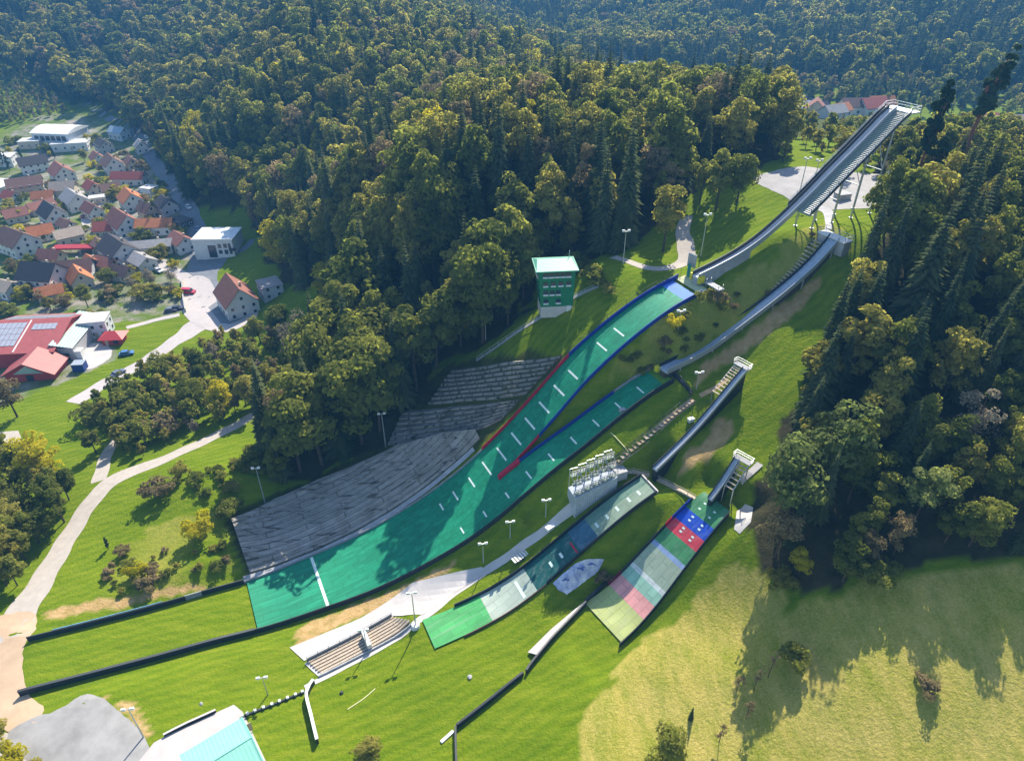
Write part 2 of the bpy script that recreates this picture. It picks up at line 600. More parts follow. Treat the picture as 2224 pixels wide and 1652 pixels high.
def plastic_mat(name, c1, c2, worn, ang):
    """overlapping rows of plastic matting: seams across the slope, fading and ski wear along it"""
    m = bpy.data.materials.new(name)
    m.use_nodes = True
    nt = m.node_tree
    N, L = nt.nodes.new, nt.links.new
    b = nt.nodes["Principled BSDF"]
    b.inputs["Roughness"].default_value = .6
    b.inputs["Specular IOR Level"].default_value = .3
    tc = N("ShaderNodeTexCoord")
    mp = N("ShaderNodeMapping")
    mp.inputs["Rotation"].default_value = (0, 0, ang)
    L(tc.outputs["Object"], mp.inputs["Vector"])

    def noise(sc, st, det=6):
        q = N("ShaderNodeMapping")
        q.inputs["Scale"].default_value = st
        L(mp.outputs[0], q.inputs["Vector"])
        n = N("ShaderNodeTexNoise")
        n.inputs["Scale"].default_value = sc
        n.inputs["Detail"].default_value = det
        n.inputs["Roughness"].default_value = .65
        L(q.outputs[0], n.inputs["Vector"])
        return n.outputs["Fac"]

    def ramp(f, p0, p1, a=(0, 0, 0), c=(1, 1, 1)):
        r = N("ShaderNodeValToRGB")
        r.color_ramp.elements[0].position = p0
        r.color_ramp.elements[1].position = p1
        r.color_ramp.elements[0].color = tuple(a) + (1,)
        r.color_ramp.elements[1].color = tuple(c) + (1,)
        L(f, r.inputs[0])
        return r.outputs[0]

    def mix(f, a, c):
        x = N("ShaderNodeMix")
        x.data_type = "RGBA"
        L(f, x.inputs[0])
        L(a, x.inputs[6])
        if isinstance(c, tuple):
            x.inputs[7].default_value = c + (1,)
        else:
            L(c, x.inputs[7])
        return x.outputs[2]
    col = ramp(noise(.5, (.25, 1, 1)), .32, .68, c2, c1)
    bt = N("ShaderNodeTexBrick")
    bt.inputs["Scale"].default_value = 1.0
    bt.inputs["Brick Width"].default_value = 3.2
    bt.inputs["Row Height"].default_value = 1.6
    bt.inputs["Mortar Size"].default_value = .05
    bt.inputs["Color1"].default_value = (1, 1, 1, 1)
    bt.inputs["Color2"].default_value = (.72, .72, .72, 1)
    bt.inputs["Mortar"].default_value = (.35, .35, .35, 1)
    L(mp.outputs[0], bt.inputs["Vector"])
    x = N("ShaderNodeMix")
    x.data_type = "RGBA"
    x.blend_type = "MULTIPLY"
    x.inputs[0].default_value = .55
    L(col, x.inputs[6])
    L(bt.outputs["Color"], x.inputs[7])
    c3 = mix(ramp(noise(1.3, (.05, 1, 1), 8), .50, .74), x.outputs[2], worn)
    L(c3, b.inputs["Base Color"])
    bp = N("ShaderNodeBump")
    bp.inputs["Strength"].default_value = .4
    bp.inputs["Distance"].default_value = .1
    L(noise(7, (.4, 1, 1)), bp.inputs["Height"])
    L(bp.outputs[0], b.inputs["Normal"])
    return m


MANG = -math.atan2(AX[1], AX[0])
M["mat_green"] = plastic_mat("mat_green", (.005, .255, .130), (.004, .19, .098), (.02, .31, .17), MANG)
# ------------------------------------------------------------------ ground sheet with its kinds of cover
FOREST = PXY([(318, 300), (393, 405), (420, 445), (470, 450), (545, 462), (575, 560), (640, 630), (720, 640), (770, 770), (655, 850), (640, 935), (575, 985),
              (600, 1060), (700, 1030), (840, 955), (935, 860), (945, 790), (1040, 760), (1130, 690), (1150, 640), (1170, 565), (1330, 555), (1470, 470), (1500, 390),
              (1640, 372), (1690, 345)]) + [(92, 240), (76, 330), (52, 440), (18, 560), (-45, 690), (-75, 800), (-60, 1000), (-60, 2500), (-1600, 2500), (-1600, 800), (-640, 640),
                                           (-430, 610), (-352, 555), (-282, 500)]
FOREST_FAR = [(70, 620), (160, 545), (235, 500), (330, 430), (420, 330), (1600, 330), (1600, 2500), (-60, 2500), (-40, 1000), (0, 860)]
GROVE = PXY([(1625, 1120), (1640, 1225), (1700, 1290), (1790, 1265), (1900, 1240), (2050, 1225), (2224, 1205)]) + [(84, 78), (120, 92), (420, 100), (420, 330), (300, 330), (210, 300), (160, 250), (125, 215), (98, 190), (92, 172), (84, 150)] \
    + PXY([(1850, 690), (1800, 760), (1745, 850), (1700, 940), (1665, 1030)])
DRY = PXY([(1240, 1652), (1290, 1540), (1395, 1385), (1480, 1340), (1590, 1220), (1640, 1240), (1720, 1310), (2224, 1225)]) + [(120, 10), (20, 10)]
TOWN = PXY([(-60, 330), (60, 250), (200, 265), (290, 280), (395, 420), (430, 560), (425, 660), (380, 690), (225, 700), (250, 780), (120, 840), (-60, 900)])
ROUGH = PXY([(1560, 630), (1700, 540), (1790, 480), (1840, 500), (1720, 600), (1600, 700), (1470, 790), (1300, 830), (1400, 720)])
VALC = [(95, 235), (150, 250), (230, 330), (260, 380), (215, 420), (200, 400), (178, 402), (160, 430), (165, 470), (200, 520), (100, 640), (0, 860), (-80, 800), (20, 560), (60, 440)]
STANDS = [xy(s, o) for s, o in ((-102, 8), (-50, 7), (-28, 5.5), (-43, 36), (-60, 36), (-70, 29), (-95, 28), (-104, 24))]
BANK = PXY([(100, 1315), (200, 1240), (330, 1150), (430, 1120), (520, 1120), (520, 1240), (300, 1290)])
DIRT = [PXY([(1765, 600), (1790, 610), (1660, 735), (1560, 800), (1500, 835), (1520, 790), (1640, 705)]),
        PXY([(1570, 905), (1600, 935), (1520, 1000), (1470, 1030), (1490, 985)]),
        PXY([(100, 1325), (300, 1290), (430, 1262), (440, 1275), (300, 1307), (100, 1352)]),
        PXY([(640, 1365), (780, 1310), (900, 1262), (1000, 1215), (960, 1250), (800, 1330), (650, 1400)]),
        PXY([(225, 1515), (275, 1530), (330, 1590), (310, 1610), (270, 1560)]),
        PXY([(560, 465), (590, 470), (585, 500), (545, 495)]),
        PXY([(1960, 640), (2060, 640), (2060, 700), (1985, 705)])]


def soft_in(x, y, poly, jitter=1.5):
    j = vnoise(x, y, 3.1, 5) * jitter
    k = vnoise(x, y, 3.7, 6) * jitter
    return inpoly(x + j, y + k, poly).astype(float)


gx, gy = _gx.ravel(), _gy.ravel()
cov = np.zeros((len(gx), 4), np.float32)
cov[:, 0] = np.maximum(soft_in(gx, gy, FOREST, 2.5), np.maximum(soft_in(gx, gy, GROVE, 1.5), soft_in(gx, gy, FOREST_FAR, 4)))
cov[:, 1] = np.clip(soft_in(gx, gy, DRY) + .55 * soft_in(gx, gy, ROUGH) + .45 * soft_in(gx, gy, BANK, 3) * smooth(.5 + .9 * vnoise(gx, gy, 7, 14)), 0, 1)
for d in DIRT:
    cov[:, 2] = np.maximum(cov[:, 2], soft_in(gx, gy, d, .7))
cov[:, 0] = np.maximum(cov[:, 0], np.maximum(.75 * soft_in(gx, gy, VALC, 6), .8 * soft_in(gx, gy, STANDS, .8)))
cov[:, 3] = soft_in(gx, gy, TOWN)
ny, nx = _gx.shape
idx = np.arange(ny * nx).reshape(ny, nx)
quads = np.stack([idx[:-1, :-1], idx[:-1, 1:], idx[1:, 1:], idx[1:, :-1]], -1).reshape(-1, 4)
me = bpy.data.meshes.new("ground")
me.vertices.add(len(gx))
me.vertices.foreach_set("co", np.stack([gx, gy, GZ.ravel()], -1).astype(np.float32).ravel())
me.loops.add(len(quads) * 4)
me.loops.foreach_set("vertex_index", quads.ravel().astype(np.int32))
me.polygons.add(len(quads))
me.polygons.foreach_set("loop_start", (np.arange(len(quads)) * 4).astype(np.int32))
me.polygons.foreach_set("use_smooth", np.ones(len(quads), bool))
a = me.attributes.new("cover", "FLOAT_COLOR", "POINT")
a.data.foreach_set("color", cov.ravel())
me.update()
me.validate()


def ground_mat():
    m = bpy.data.materials.new("ground_cover")
    m.use_nodes = True
    nt = m.node_tree
    L = nt.links.new
    N = nt.nodes.new
    b = nt.nodes["Principled BSDF"]
    b.inputs["Roughness"].default_value = 1
    b.inputs["Specular IOR Level"].default_value = .05
    tc = N("ShaderNodeTexCoord")

    def noise(scale, detail=6, rough=.6, stretch=None):
        n = N("ShaderNodeTexNoise")
        n.inputs["Scale"].default_value = scale
        n.inputs["Detail"].default_value = detail
        n.inputs["Roughness"].default_value = rough
        if stretch:
            mp = N("ShaderNodeMapping")
            mp.inputs["Rotation"].default_value = (0, 0, stretch[1])
            mp.inputs["Scale"].default_value = stretch[0]
            L(tc.outputs["Object"], mp.inputs["Vector"])
            L(mp.outputs[0], n.inputs["Vector"])
        else:
            L(tc.outputs["Object"], n.inputs["Vector"])
        return n.outputs["Fac"]

    def ramp(fac, stops):
        r = N("ShaderNodeValToRGB")
        e = r.color_ramp.elements
        while len(e) < len(stops):
            e.new(.5)
        for el, (p, c) in zip(e, stops):
            el.position = p
            el.color = tuple(c) + (1,)
        L(fac, r.inputs[0])
        return r.outputs[0]

    def mix(f, c1, c2, mode="MIX"):
        x = N("ShaderNodeMix")
        x.data_type = "RGBA"
        x.blend_type = mode
        if isinstance(f, float):
            x.inputs[0].default_value = f
        else:
            L(f, x.inputs[0])
        L(c1, x.inputs[6])
        L(c2, x.inputs[7])
        return x.outputs[2]
    ang = -math.atan2(AX[1], AX[0])
    lawn = mix(.5, ramp(noise(.07, 6, .7), [(.3, (.060, .120, .002)), (.7, (.19, .245, .008))]),
               ramp(noise(.55, 8, .7, ((.16, 1, 1), ang)), [(.34, (.036, .088, .002)), (.5, (.125, .200, .004)), (.64, (.30, .31, .03))]))
    lawn = mix(.4, lawn, ramp(noise(2.6, 6, .7), [(.35, (.035, .085, .003)), (.65, (.165, .225, .010))]))
    wv = N("ShaderNodeTexWave")
    wv.inputs["Scale"].default_value = .16
    wv.inputs["Distortion"].default_value = 7.0
    wv.inputs["Detail"].default_value = 3
    wv.inputs["Detail Scale"].default_value = .6
    mpw = N("ShaderNodeMapping")
    mpw.inputs["Rotation"].default_value = (0, 0, ang + math.pi / 2)
    L(tc.outputs["Object"], mpw.inputs["Vector"])
    L(mpw.outputs[0], wv.inputs["Vector"])
    lawn = mix(.27, lawn, mix(wv.outputs["Fac"], ramp(noise(.2, 5), [(.3, (.075, .145, .003)), (.7, (.10, .17, .004))]), ramp(noise(.3, 6), [(.3, (.17, .225, .006)), (.7, (.24, .27, .02))])))
    dry = mix(.55, ramp(noise(.8, 8, .75), [(.3, (.12, .17, .010)), (.5, (.30, .29, .04)), (.68, (.48, .40, .13))]),
              ramp(noise(.10, 4), [(.35, (.20, .28, .012)), (.65, (.50, .42, .16))]))
    dry = mix(.5, dry, ramp(noise(3.2, 8, .8), [(.36, (.08, .11, .008)), (.5, (.32, .28, .05)), (.64, (.68, .49, .21))]))
    dry = mix(.35, dry, ramp(noise(.45, 6, .7, ((1, .3, 1), .5)), [(.38, (.12, .18, .006)), (.62, (.48, .36, .10))]))
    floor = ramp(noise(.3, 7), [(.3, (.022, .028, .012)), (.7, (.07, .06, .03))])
    dirt = ramp(noise(.6, 8), [(.25, (.24, .20, .06)), (.5, (.42, .28, .12)), (.8, (.52, .38, .2))])
    town = mix(noise(.22, 3), ramp(noise(.06, 3), [(.38, (.33, .30, .27)), (.46, (.22, .21, .20)), (.52, (.10, .15, .02))]),
               ramp(noise(.2, 5), [(.45, (.10, .16, .02)), (.55, (.25, .22, .17)), (.7, (.36, .33, .30))]))
    cv = N("ShaderNodeAttribute")
    cv.attribute_name = "cover"
    sp = N("ShaderNodeSeparateColor")
    L(cv.outputs["Color"], sp.inputs[0])
    c = mix(sp.outputs[1], lawn, dry)
    c = mix(cv.outputs["Alpha"], c, town)
    c = mix(sp.outputs[2], c, dirt)
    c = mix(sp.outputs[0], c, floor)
    L(c, b.inputs["Base Color"])
    bp = N("ShaderNodeBump")
    bp.inputs["Strength"].default_value = .7
    bp.inputs["Distance"].default_value = .5
    L(noise(1.7, 6, .7), bp.inputs["Height"])
    L(bp.outputs[0], b.inputs["Normal"])
    return m


me.materials.append(ground_mat())
ground = bpy.data.objects.new("ground", me)
COL.objects.link(ground)
setp(ground, kind="structure")


def struct(name, mb, m):
    return mb.build(name, m, kind="structure")


# ------------------------------------------------------------------ roads and paths
struct("gravel_track", ribbon([P(*q)[:2] for q in [(648, 845), (590, 882), (540, 908), (450, 955), (350, 1000), (270, 1030), (222, 1062), (180, 1115), (130, 1195), (88, 1265), (45, 1330), (8, 1395)]],
                              [3.2, 3.4, 3.6, 3.8, 4, 4.6, 4.8, 4.4, 4.6, 5, 6, 8], .05, 1.2), M["gravel"])
struct("dusty_yard", drape(rounded([(70, 1330), (78, 1365), (55, 1400), (50, 1460), (65, 1510), (95, 1540), (60, 1580), (0, 1580), (-80, 1500), (-60, 1360), (10, 1335)]), .06, 1.5), M["dust"])
struct("car_park", drape(rounded([(62, 1562), (125, 1542), (178, 1510), (218, 1514), (318, 1606), (290, 1680), (120, 1690), (15, 1605)]), .07, 1.5), M["asphalt_pale"])
struct("side_track", ribbon([P(*q)[:2] for q in [(215, 1045), (232, 985), (250, 960), (262, 940)]], [3.6, 3.4, 3, 2.5], .055), M["gravel"])
struct("lower_track", drape(PXY([(-40, 940), (40, 935), (48, 955), (10, 985), (-40, 1000)]), .05), M["gravel"])
struct("verge_track", drape(PXY([(10, 1590), (60, 1600), (160, 1652), (130, 1700), (-30, 1640)]), .062), M["gravel"])
struct("country_road", ribbon([P(*q)[:2] for q in [(160, 875), (215, 840), (290, 800), (350, 762), (400, 728), (440, 700), (470, 690)]], [5.4, 5.4, 5.4, 5.6, 6.2, 9, 12], .05), M["paving"])
struct("town_street", ribbon([P(*q)[:2] for q in [(470, 690), (445, 650), (438, 600), (438, 560), (425, 500), (405, 450), (375, 405), (345, 365), (318, 325), (295, 290), (262, 268), (225, 250), (185, 225)]],
                              [15, 12, 8.5, 8, 7.6, 7.4, 7.2, 7, 7, 7, 6, 6, 6], .06, 2), M["asphalt"])
struct("forecourt", drape(rounded([(395, 625), (420, 600), (452, 605), (475, 640), (520, 690), (555, 672), (555, 690), (500, 720), (440, 712), (398, 680)]), .085), M["paving"])
struct("shaded_yard", drape(PXY([(452, 668), (470, 655), (490, 668), (520, 690), (545, 670), (560, 672), (500, 704), (480, 702)]), .10), M["asphalt"])
struct("side_street", ribbon([P(*q)[:2] for q in [(462, 590), (490, 555), (530, 540), (548, 520)]], [5, 5, 5, 3], .065), M["asphalt"])
struct("garden_path", ribbon([P(*q)[:2] for q in [(275, 712), (330, 697), (390, 683)]], 2.6, .06), M["paving"])
struct("factory_yard", drape(rounded([(165, 770), (195, 745), (235, 752), (240, 775), (200, 800), (160, 800)]), .06), M["concrete_pale"])
struct("forest_path", ribbon([P(*q)[:2] for q in [(1490, 470), (1483, 510), (1492, 550), (1478, 575), (1430, 584), (1380, 574), (1330, 558)]], [3, 3.4, 4, 4, 2.6, 2.2, 2], .06), M["gravel"])
struct("hill_path", ribbon([P(*q)[:2] for q in [(1195, 478), (1160, 520), (1125, 545)]], 2.6, .06), M["gravel"])
struct("clearing_path", ribbon([P(*q)[:2] for q in [(700, 812), (735, 790), (770, 765)]], 3, .06), M["gravel"])
struct("hilltop_yard", drape(rounded([(1636, 385), (1680, 372), (1745, 362), (1800, 370), (1960, 385), (1950, 445), (1830, 455), (1750, 452), (1700, 425), (1650, 402)]), .06), M["yard_grey"])
struct("hilltop_path", ribbon([P(*q)[:2] for q in [(1740, 448), (1790, 455), (1800, 470), (1798, 500)]], [3, 2.5, 1.6, 1.2], .07), M["concrete"])
struct("valley_road", ribbon([(182, 505), (192, 478), (186, 455), (170, 440)], [9, 8, 7, 6], .1, 2), M["paving"])
struct("valley_meadow", drape([(196, 455), (205, 430), (186, 408), (172, 420), (178, 445)], .15, 5), M["grass_knoll"])
# walkway that follows the lower edge of the stands up to the coaches' stand
struct("walkway", ribbon([P(*q)[:2] for q in [(662, 1492), (740, 1452), (815, 1412), (920, 1340), (985, 1290), (1052, 1243), (1130, 1190), (1200, 1138), (1250, 1098)]],
                          [.9, 1.2, 1.4, 1.4, 1.6, 1.6, 1.6, 1.6, 1.6], .06, 1.0), M["concrete_pale"])
struct("slope_path", ribbon([P(*q)[:2] for q in [(1520, 860), (1560, 838), (1580, 822)]], .9, .06), M["earth"])
# ------------------------------------------------------------------ ski jumping hills
def cross_row(s, o0, o1, z, n=6, dz=0.0):
    r = []
    for k in range(n + 1):
        o = o0 + (o1 - o0) * k / n
        x, y = xy(s, o)
        r.append((x, y, z + dz))
    return r


def right1(s):
    return float(WR2(s)) if s < -49 else float(WR1(s))


def strip(path, w, h, lift=0.0):
    """upright board along a list of 3-D points (bottom centre line)"""
    secs = []
    for i, p in enumerate(path):
        a, b = np.array(path[max(i - 1, 0)]), np.array(path[min(i + 1, len(path) - 1)])
        d = (b - a)[:2]
        d = d / (np.linalg.norm(d) + 1e-9)
        n = np.array([-d[1], d[0]]) * w / 2
        hh = h[i] if isinstance(h, (list, tuple, np.ndarray)) else h
        secs.append([(p[0] - n[0], p[1] - n[1], p[2] + lift), (p[0] + n[0], p[1] + n[1], p[2] + lift),
                     (p[0] + n[0], p[1] + n[1], p[2] + hh), (p[0] - n[0], p[1] - n[1], p[2] + hh)])
    return MB().loft(secs)


def rail_fence(path, h, rails, r=.05, every=4):
    m = MB()
    for k in rails:
        for a, b in zip(path[:-1], path[1:]):
            m.bar((a[0], a[1], a[2] + k), (b[0], b[1], b[2] + k), r * 1.6)
    for p in path[::every]:
        m.bar((p[0], p[1], p[2]), (p[0], p[1], p[2] + h), r * 2)
    return m


def edge1(s0, s1, f, dz=0.0, extra=0.0, n=None):
    n = n or max(2, int(abs(s1 - s0) / 1.5))
    out = []
    for k in range(n + 1):
        s = s0 + (s1 - s0) * k / n
        x, y = xy(s, float(f(s)) + extra)
        out.append((x, y, float(Z1(s)) + dz))
    return out


def edge2(s0, s1, f, dz=0.0, extra=0.0):
    n = max(2, int(abs(s1 - s0) / 1.5))
    out = []
    for k in range(n + 1):
        s = s0 + (s1 - s0) * k / n
        x, y = xy(s, float(f(s)) + extra)
        out.append((x, y, float(Z2(s) if s > -49 else Z1(s)) + dz))
    return out


# --- large hill: landing slope
bx, by = xy(-101, 0)
land = thing("landing_slope", (bx, by, 0), "longest green plastic landing slope, blue at its top, running into the grass outrun", "ski jump slope")
ss = np.r_[np.linspace(-102.5, -49.001, 44)]
s_hi = np.linspace(-49, -5, 36)
gm = MB()
gm.grid([cross_row(s, float(WL1(s)), right1(s), float(Z1(s)), 8) for s in ss])
gm.grid([cross_row(s, float(WL1(s)), float(WR1(s)), float(Z1(s)), 8) for s in s_hi])
gm.build("green_mat", M["mat_green"], land, smooth_=True)
MB().grid([cross_row(s, float(WL1(s)), right1(s), float(Z1(s)), 4, .004) for s in np.arange(-5.0, -1.4, .9)]).build("blue_mat", M["mat_blue"], land, smooth_=True)
MB().grid([cross_row(s, float(WL1(s)), right1(s), float(Z1(s)), 4, .003) for s in np.arange(-1.5, 1.0, .6)]).build("knoll_mat", M["mat_sand"], land, smooth_=True)


def onplane(px, py, off=0.0):
    d = ray(px, py)
    t = (off - ((CAM - T1)[:2] @ AN)) / (d[:2] @ AN)
    q = CAM + t * d
    return (q - T1)[:2] @ AX, q[2]


marks = [(1345, 725, .45), (1308, 757, .45), (1245, 820, .45), (1215, 850, .5), (1183, 882, .5), (1152, 912, .5), (1122, 943, .5), (1090, 972, .5), (1058, 1005, .5), (1025, 1037, .34), (990, 1068, .3), (960, 1098, .22)]
for px, py, wd in marks:
    s, z = onplane(px, py)
    wl, wr = float(WL1(s)), float(WR1(max(s, -49)))
    c = .3 * (wl + wr)
    hw = (wl - wr) * wd / 2
    MB().grid([cross_row(s + d, c + hw, c - hw, float(Z1(s + d)), 1, .03) for d in (-.16, .16)]).build("distance_mark", M["line"], land)
MB().grid([cross_row(s, float(WL1(s)) - .2, right1(s) + .2, float(Z1(s)), 6, .03) for s in (-89.3, -88.7)]).build("fall_line", M["line"], land)
# its side boards: blue, then red, then grey on the hill side; dark rubber on the far side
strip(edge1(-1, -28, WL1, -.25, .1), .16, 1.25).build("side_board", M["board_blue"], land, label="blue painted side board beside the upper landing slope")
strip(edge1(-28, -49, WL1, -.25, .1), .16, 1.2).build("side_board", M["board_red"], land, label="red painted side board beside the landing slope")
strip(edge1(-49, -103, WL1, -.25, .1), .16, .75).build("side_board", M["board_grey"], land, label="grey low side board beside the concrete terraces")
strip(edge1(-1, -40, WR1, -.3, -.1), .16, 1.0).build("side_board", M["board_blue"], land, label="dark blue side board on the right of the upper slope")
strip(edge1(-40, -49, WR1, -.25, -.06), .14, .9).build("side_board", M["board_red"], land, label="red side board above the wedge between the two slopes")
rail_fence(edge1(0, -40, WL1, -.2, .45), 1.9, (1.0, 1.9), .03, 3).build("railing", M["steel_dark"], land)

# --- medium hill: landing slope
bx, by = xy(-49, -8)
land2 = thing("landing_slope", (bx, by, float(Z1(-49))), "shorter green landing slope right of the large one, merging into it at a red wedge", "ski jump slope")
ss = np.arange(-49, -15.9, 1.1)
MB().grid([cross_row(s, float(WL2(s)), float(WR2(s)), float(Z2(s)), 6) for s in ss]).build("green_mat", M["mat_green"], land2, smooth_=True)
MB().grid([cross_row(s, float(WL2(s)), float(WR2(s)), float(Z2(s)), 4, .003) for s in (-16, -15, -14)]).build("knoll_mat", M["grass_knoll"], land2)
for k, s in enumerate(np.linspace(-20, -60, 9)):
    c = .5 * (float(WL2(max(s, -49))) + float(WR2(s))) - .4
    zz = Z2 if s > -49 else Z1
    hw = 1.25 if s > -49 else .9
    if s <= -49:
        c = float(WR2(s)) + 3.2
    MB().grid([cross_row(s + d, c + hw, c - hw, float(zz(s + d)), 1, .03) for d in (-.15, .15)]).build("distance_mark", M["line"], land2)
strip(edge2(-15, -40, WL2, -.2, .12), .16, .8).build("side_board", M["board_grey"], land2)
strip(edge2(-24, -45, WL2, -.1, -.12), .14, 1.0).build("side_board", M["board_blue"], land2, label="blue side board between the two green slopes")
strip(edge2(-45, -49.6, WL2, -.1, .0), .9, .95).build("wedge_pad", M["board_red"], land2)
strip(edge2(-14, -103, WR2, -.35, -.12), .18, 1.35).build("side_board", M["board_dark"], land2, label="long dark rubber side board along the right edge")

# --- outrun boards
ob = thing("outrun_board", (*xy(-120, 6), float(Z1(-120))), "dark board with pale and blue panels on the far edge of the grass outrun", "barrier")
strip(edge1(-103, -111, WL1, -.3, .15), .2, 1.25).build("panel", M["board_dark"], ob)
strip(edge1(-111, -114, WL1, -.3, .15), .2, 1.25).build("panel", M["board_grey"], ob, label="pale grey panel in the dark board")
strip(edge1(-114, -140, WL1, -.3, .12), .2, 1.2).build("panel", M["board_dark"], ob)
strip(edge1(-118, -136, WL1, -.3, .32), .14, 1.3).build("backing", M["board_teal"], ob)
ob2 = thing("outrun_board", (*xy(-120, -6), float(Z1(-120))), "thick dark rubber board on the near edge of the grass outrun", "barrier")
strip(edge1(-103, -140.5, WR2, -.35, -.1), .34, 1.3).build("panel", M["board_dark"], ob2)
strip(edge1(-103, -140.5, WR2, .95, -.1), .46, .14).build("cap_rail", M["steel_dark"], ob2)


# --- inruns
def inrun(root, path, width, track_m, wall_m, wall_h=.9, legs=True, side=None):
    """path: upper-surface centre points from the take-off up"""
    p = resample(path, 1.5)
    n = []
    for i in range(len(p)):
        d = (p[min(i + 1, len(p) - 1)] - p[max(i - 1, 0)])[:2]
        d = d / np.linalg.norm(d)
        n.append(np.array([-d[1], d[0]]))
    secs = []
    for q, k in zip(p, n):
        l, r = q[:2] + k * width / 2, q[:2] - k * width / 2
        secs.append([(l[0], l[1], q[2] - .35), (r[0], r[1], q[2] - .35), (r[0], r[1], q[2]), (l[0], l[1], q[2])])
    MB().loft(secs).build("track_bed", track_m, root)
    g = MB()
    for o in (-.17, .17):
        g.loft([[(q[0] + k[0] * (o + e), q[1] + k[1] * (o + e), q[2] + h) for e, h in ((-.05, .005), (.05, .005), (.05, .06), (-.05, .06))] for q, k in zip(p, n)])
    g.build("ski_track", M["rail"], root)
    for sgn in (-1, 1):
        e = [(q[0] + k[0] * sgn * width / 2, q[1] + k[1] * sgn * width / 2, q[2] - .4) for q, k in zip(p, n)]
        strip(e, .14, wall_h + .4).build("side_wall", wall_m if not isinstance(wall_m, tuple) else wall_m[(sgn + 1) // 2], root)
    return p, n


# large inrun
prof = [(0, 50.3), (6, 51.7), (11, 53.2), (15.7, 55.2), (22.5, 59.4), (29.1, 64.4), (33.4, 68), (38.9, 72.3), (44.1, 76.6), (47.9, 79.8)]
pz = lut(prof)
tower = thing("ski_jump_inrun", (*xy(30, 0), float(hz(*xy(30, 0)))), "long steel inrun of the large ski jump rising on columns to a railed start platform", "ski jump ramp")
path = [(*xy(s, 0), float(pz(s))) for s in np.linspace(0, 48.5, 24)]
pp, nn = inrun(tower, path, 1.9, M["track_pale"], (M["rail"], M["steel_dark"]), .95)
# stairs with start gates beside the upper track
st = [(q, k) for q, k in zip(pp, nn) if so(q[0], q[1])[0] > 25]
rows = []
stm = MB()
lo_i, N = 0, len(st)
dist = 0
secs = []
for q, k in st:
    a_, b_ = q[:2] - k * 1.05, q[:2] - k * 4.6
    secs.append([(a_[0], a_[1], q[2] - .55), (b_[0], b_[1], q[2] - .55), (b_[0], b_[1], q[2] - .2), (a_[0], a_[1], q[2] - .2)])
MB().loft(secs).build("platform_deck", M["grating"], tower)
treads = MB()
for (q, k), (q2, k2) in zip(st[:-1], st[1:]):
    for f in (0, .33, .66):
        c = q + (q2 - q) * f
        treads.bar((*(c[:2] - k * 1.2), c[2] - .05), (*(c[:2] - k * 4.4), c[2] - .05), .16, .08)
treads.build("stair_treads", M["steel"], tower)
e = [(q[0] - k[0] * 4.6, q[1] - k[1] * 4.6, q[2] - .3) for q, k in st]
strip(e, .12, .7).build("stringer", M["steel_dark"], tower)
rail_fence(e, 1.5, (.9, 1.45), .05, 2).build("railing", M["rail"], tower)
e = [(q[0] + k[0] * 1.5, q[1] + k[1] * 1.5, q[2] - .3) for q, k in st]
strip(e, .9, .18).build("gangway", M["steel"], tower)
e = [(q[0] + k[0] * 1.95, q[1] + k[1] * 1.95, q[2] - .2) for q, k in st]
strip(e, .1, .75).build("outer_wall", M["steel_dark"], tower)
rail_fence(e, 1.4, (1.0, 1.4), .04, 2).build("railing", M["rail"], tower)
# top platform
q, k = np.array(pp[-1]), nn[-1]
ax3 = np.array([AX[0], AX[1]])
c = q[:2] + ax3 * 1.3 - k * 1.3
pl = MB()
rzp = math.atan2(AX[1], AX[0])
pl.box((c[0], c[1], q[2] - .1), (3.0, 7.0, .3), rzp)
pl.build("start_platform", M["steel"], tower)
pf = MB()
for (u, v), (u2, v2) in (((-1.4, -3.4), (1.4, -3.4)), ((1.4, -3.4), (1.4, 3.4)), ((1.4, 3.4), (-1.4, 3.4))):
    for h in (.6, 1.15):
        A_ = c + ax3 * u + AN * v
        B_ = c + ax3 * u2 + AN * v2
        pf.bar((*A_, q[2] + h), (*B_, q[2] + h), .12)
for u, v in ((-1.4, -3.4), (1.4, -3.4), (1.4, 0), (1.4, 3.4), (-1.4, 3.4)):
    A_ = c + ax3 * u + AN * v
    pf.bar((*A_, q[2]), (*A_, q[2] + 1.15), .12)
pf.build("platform_railing", M["rail"], tower)
# columns and bracing
prev = None
for s in (28, 34, 40, 46):
    for o in (.9, -3.6):
        if s < 25 and o < 0:
            o = -.9
        x, y = xy(s, o)
        g = float(hz(x, y))
        top = float(pz(s)) - .5
        if top - g < 2.2:
            continue
        cm = MB()
        cm.tube((x, y, g - .5), (x, y, top), .22, .2, 8)
        cm.box((x, y, g + .05), (.7, .7, .3), rzp)
        cm.build("column", M["steel"], tower)
    if s >= 28:
        x0, y0 = xy(s, .9)
        x1, y1 = xy(s, -3.6)
        top = float(pz(s)) - .5
        g = float(hz(x1, y1))
        br = MB()
        br.bar((x0, y0, top - .2), (x1, y1, top - .2), .25)
        mid = g + (top - g) * .5
        br.bar((x0, y0, mid), (x1, y1, mid), .16)
        br.bar((x0, y0, mid), (x1, y1, top - .3), .12)
        br.bar((x1, y1, mid), (x0, y0, top - .3), .12)
        br.build("cross_brace", M["steel"], tower)
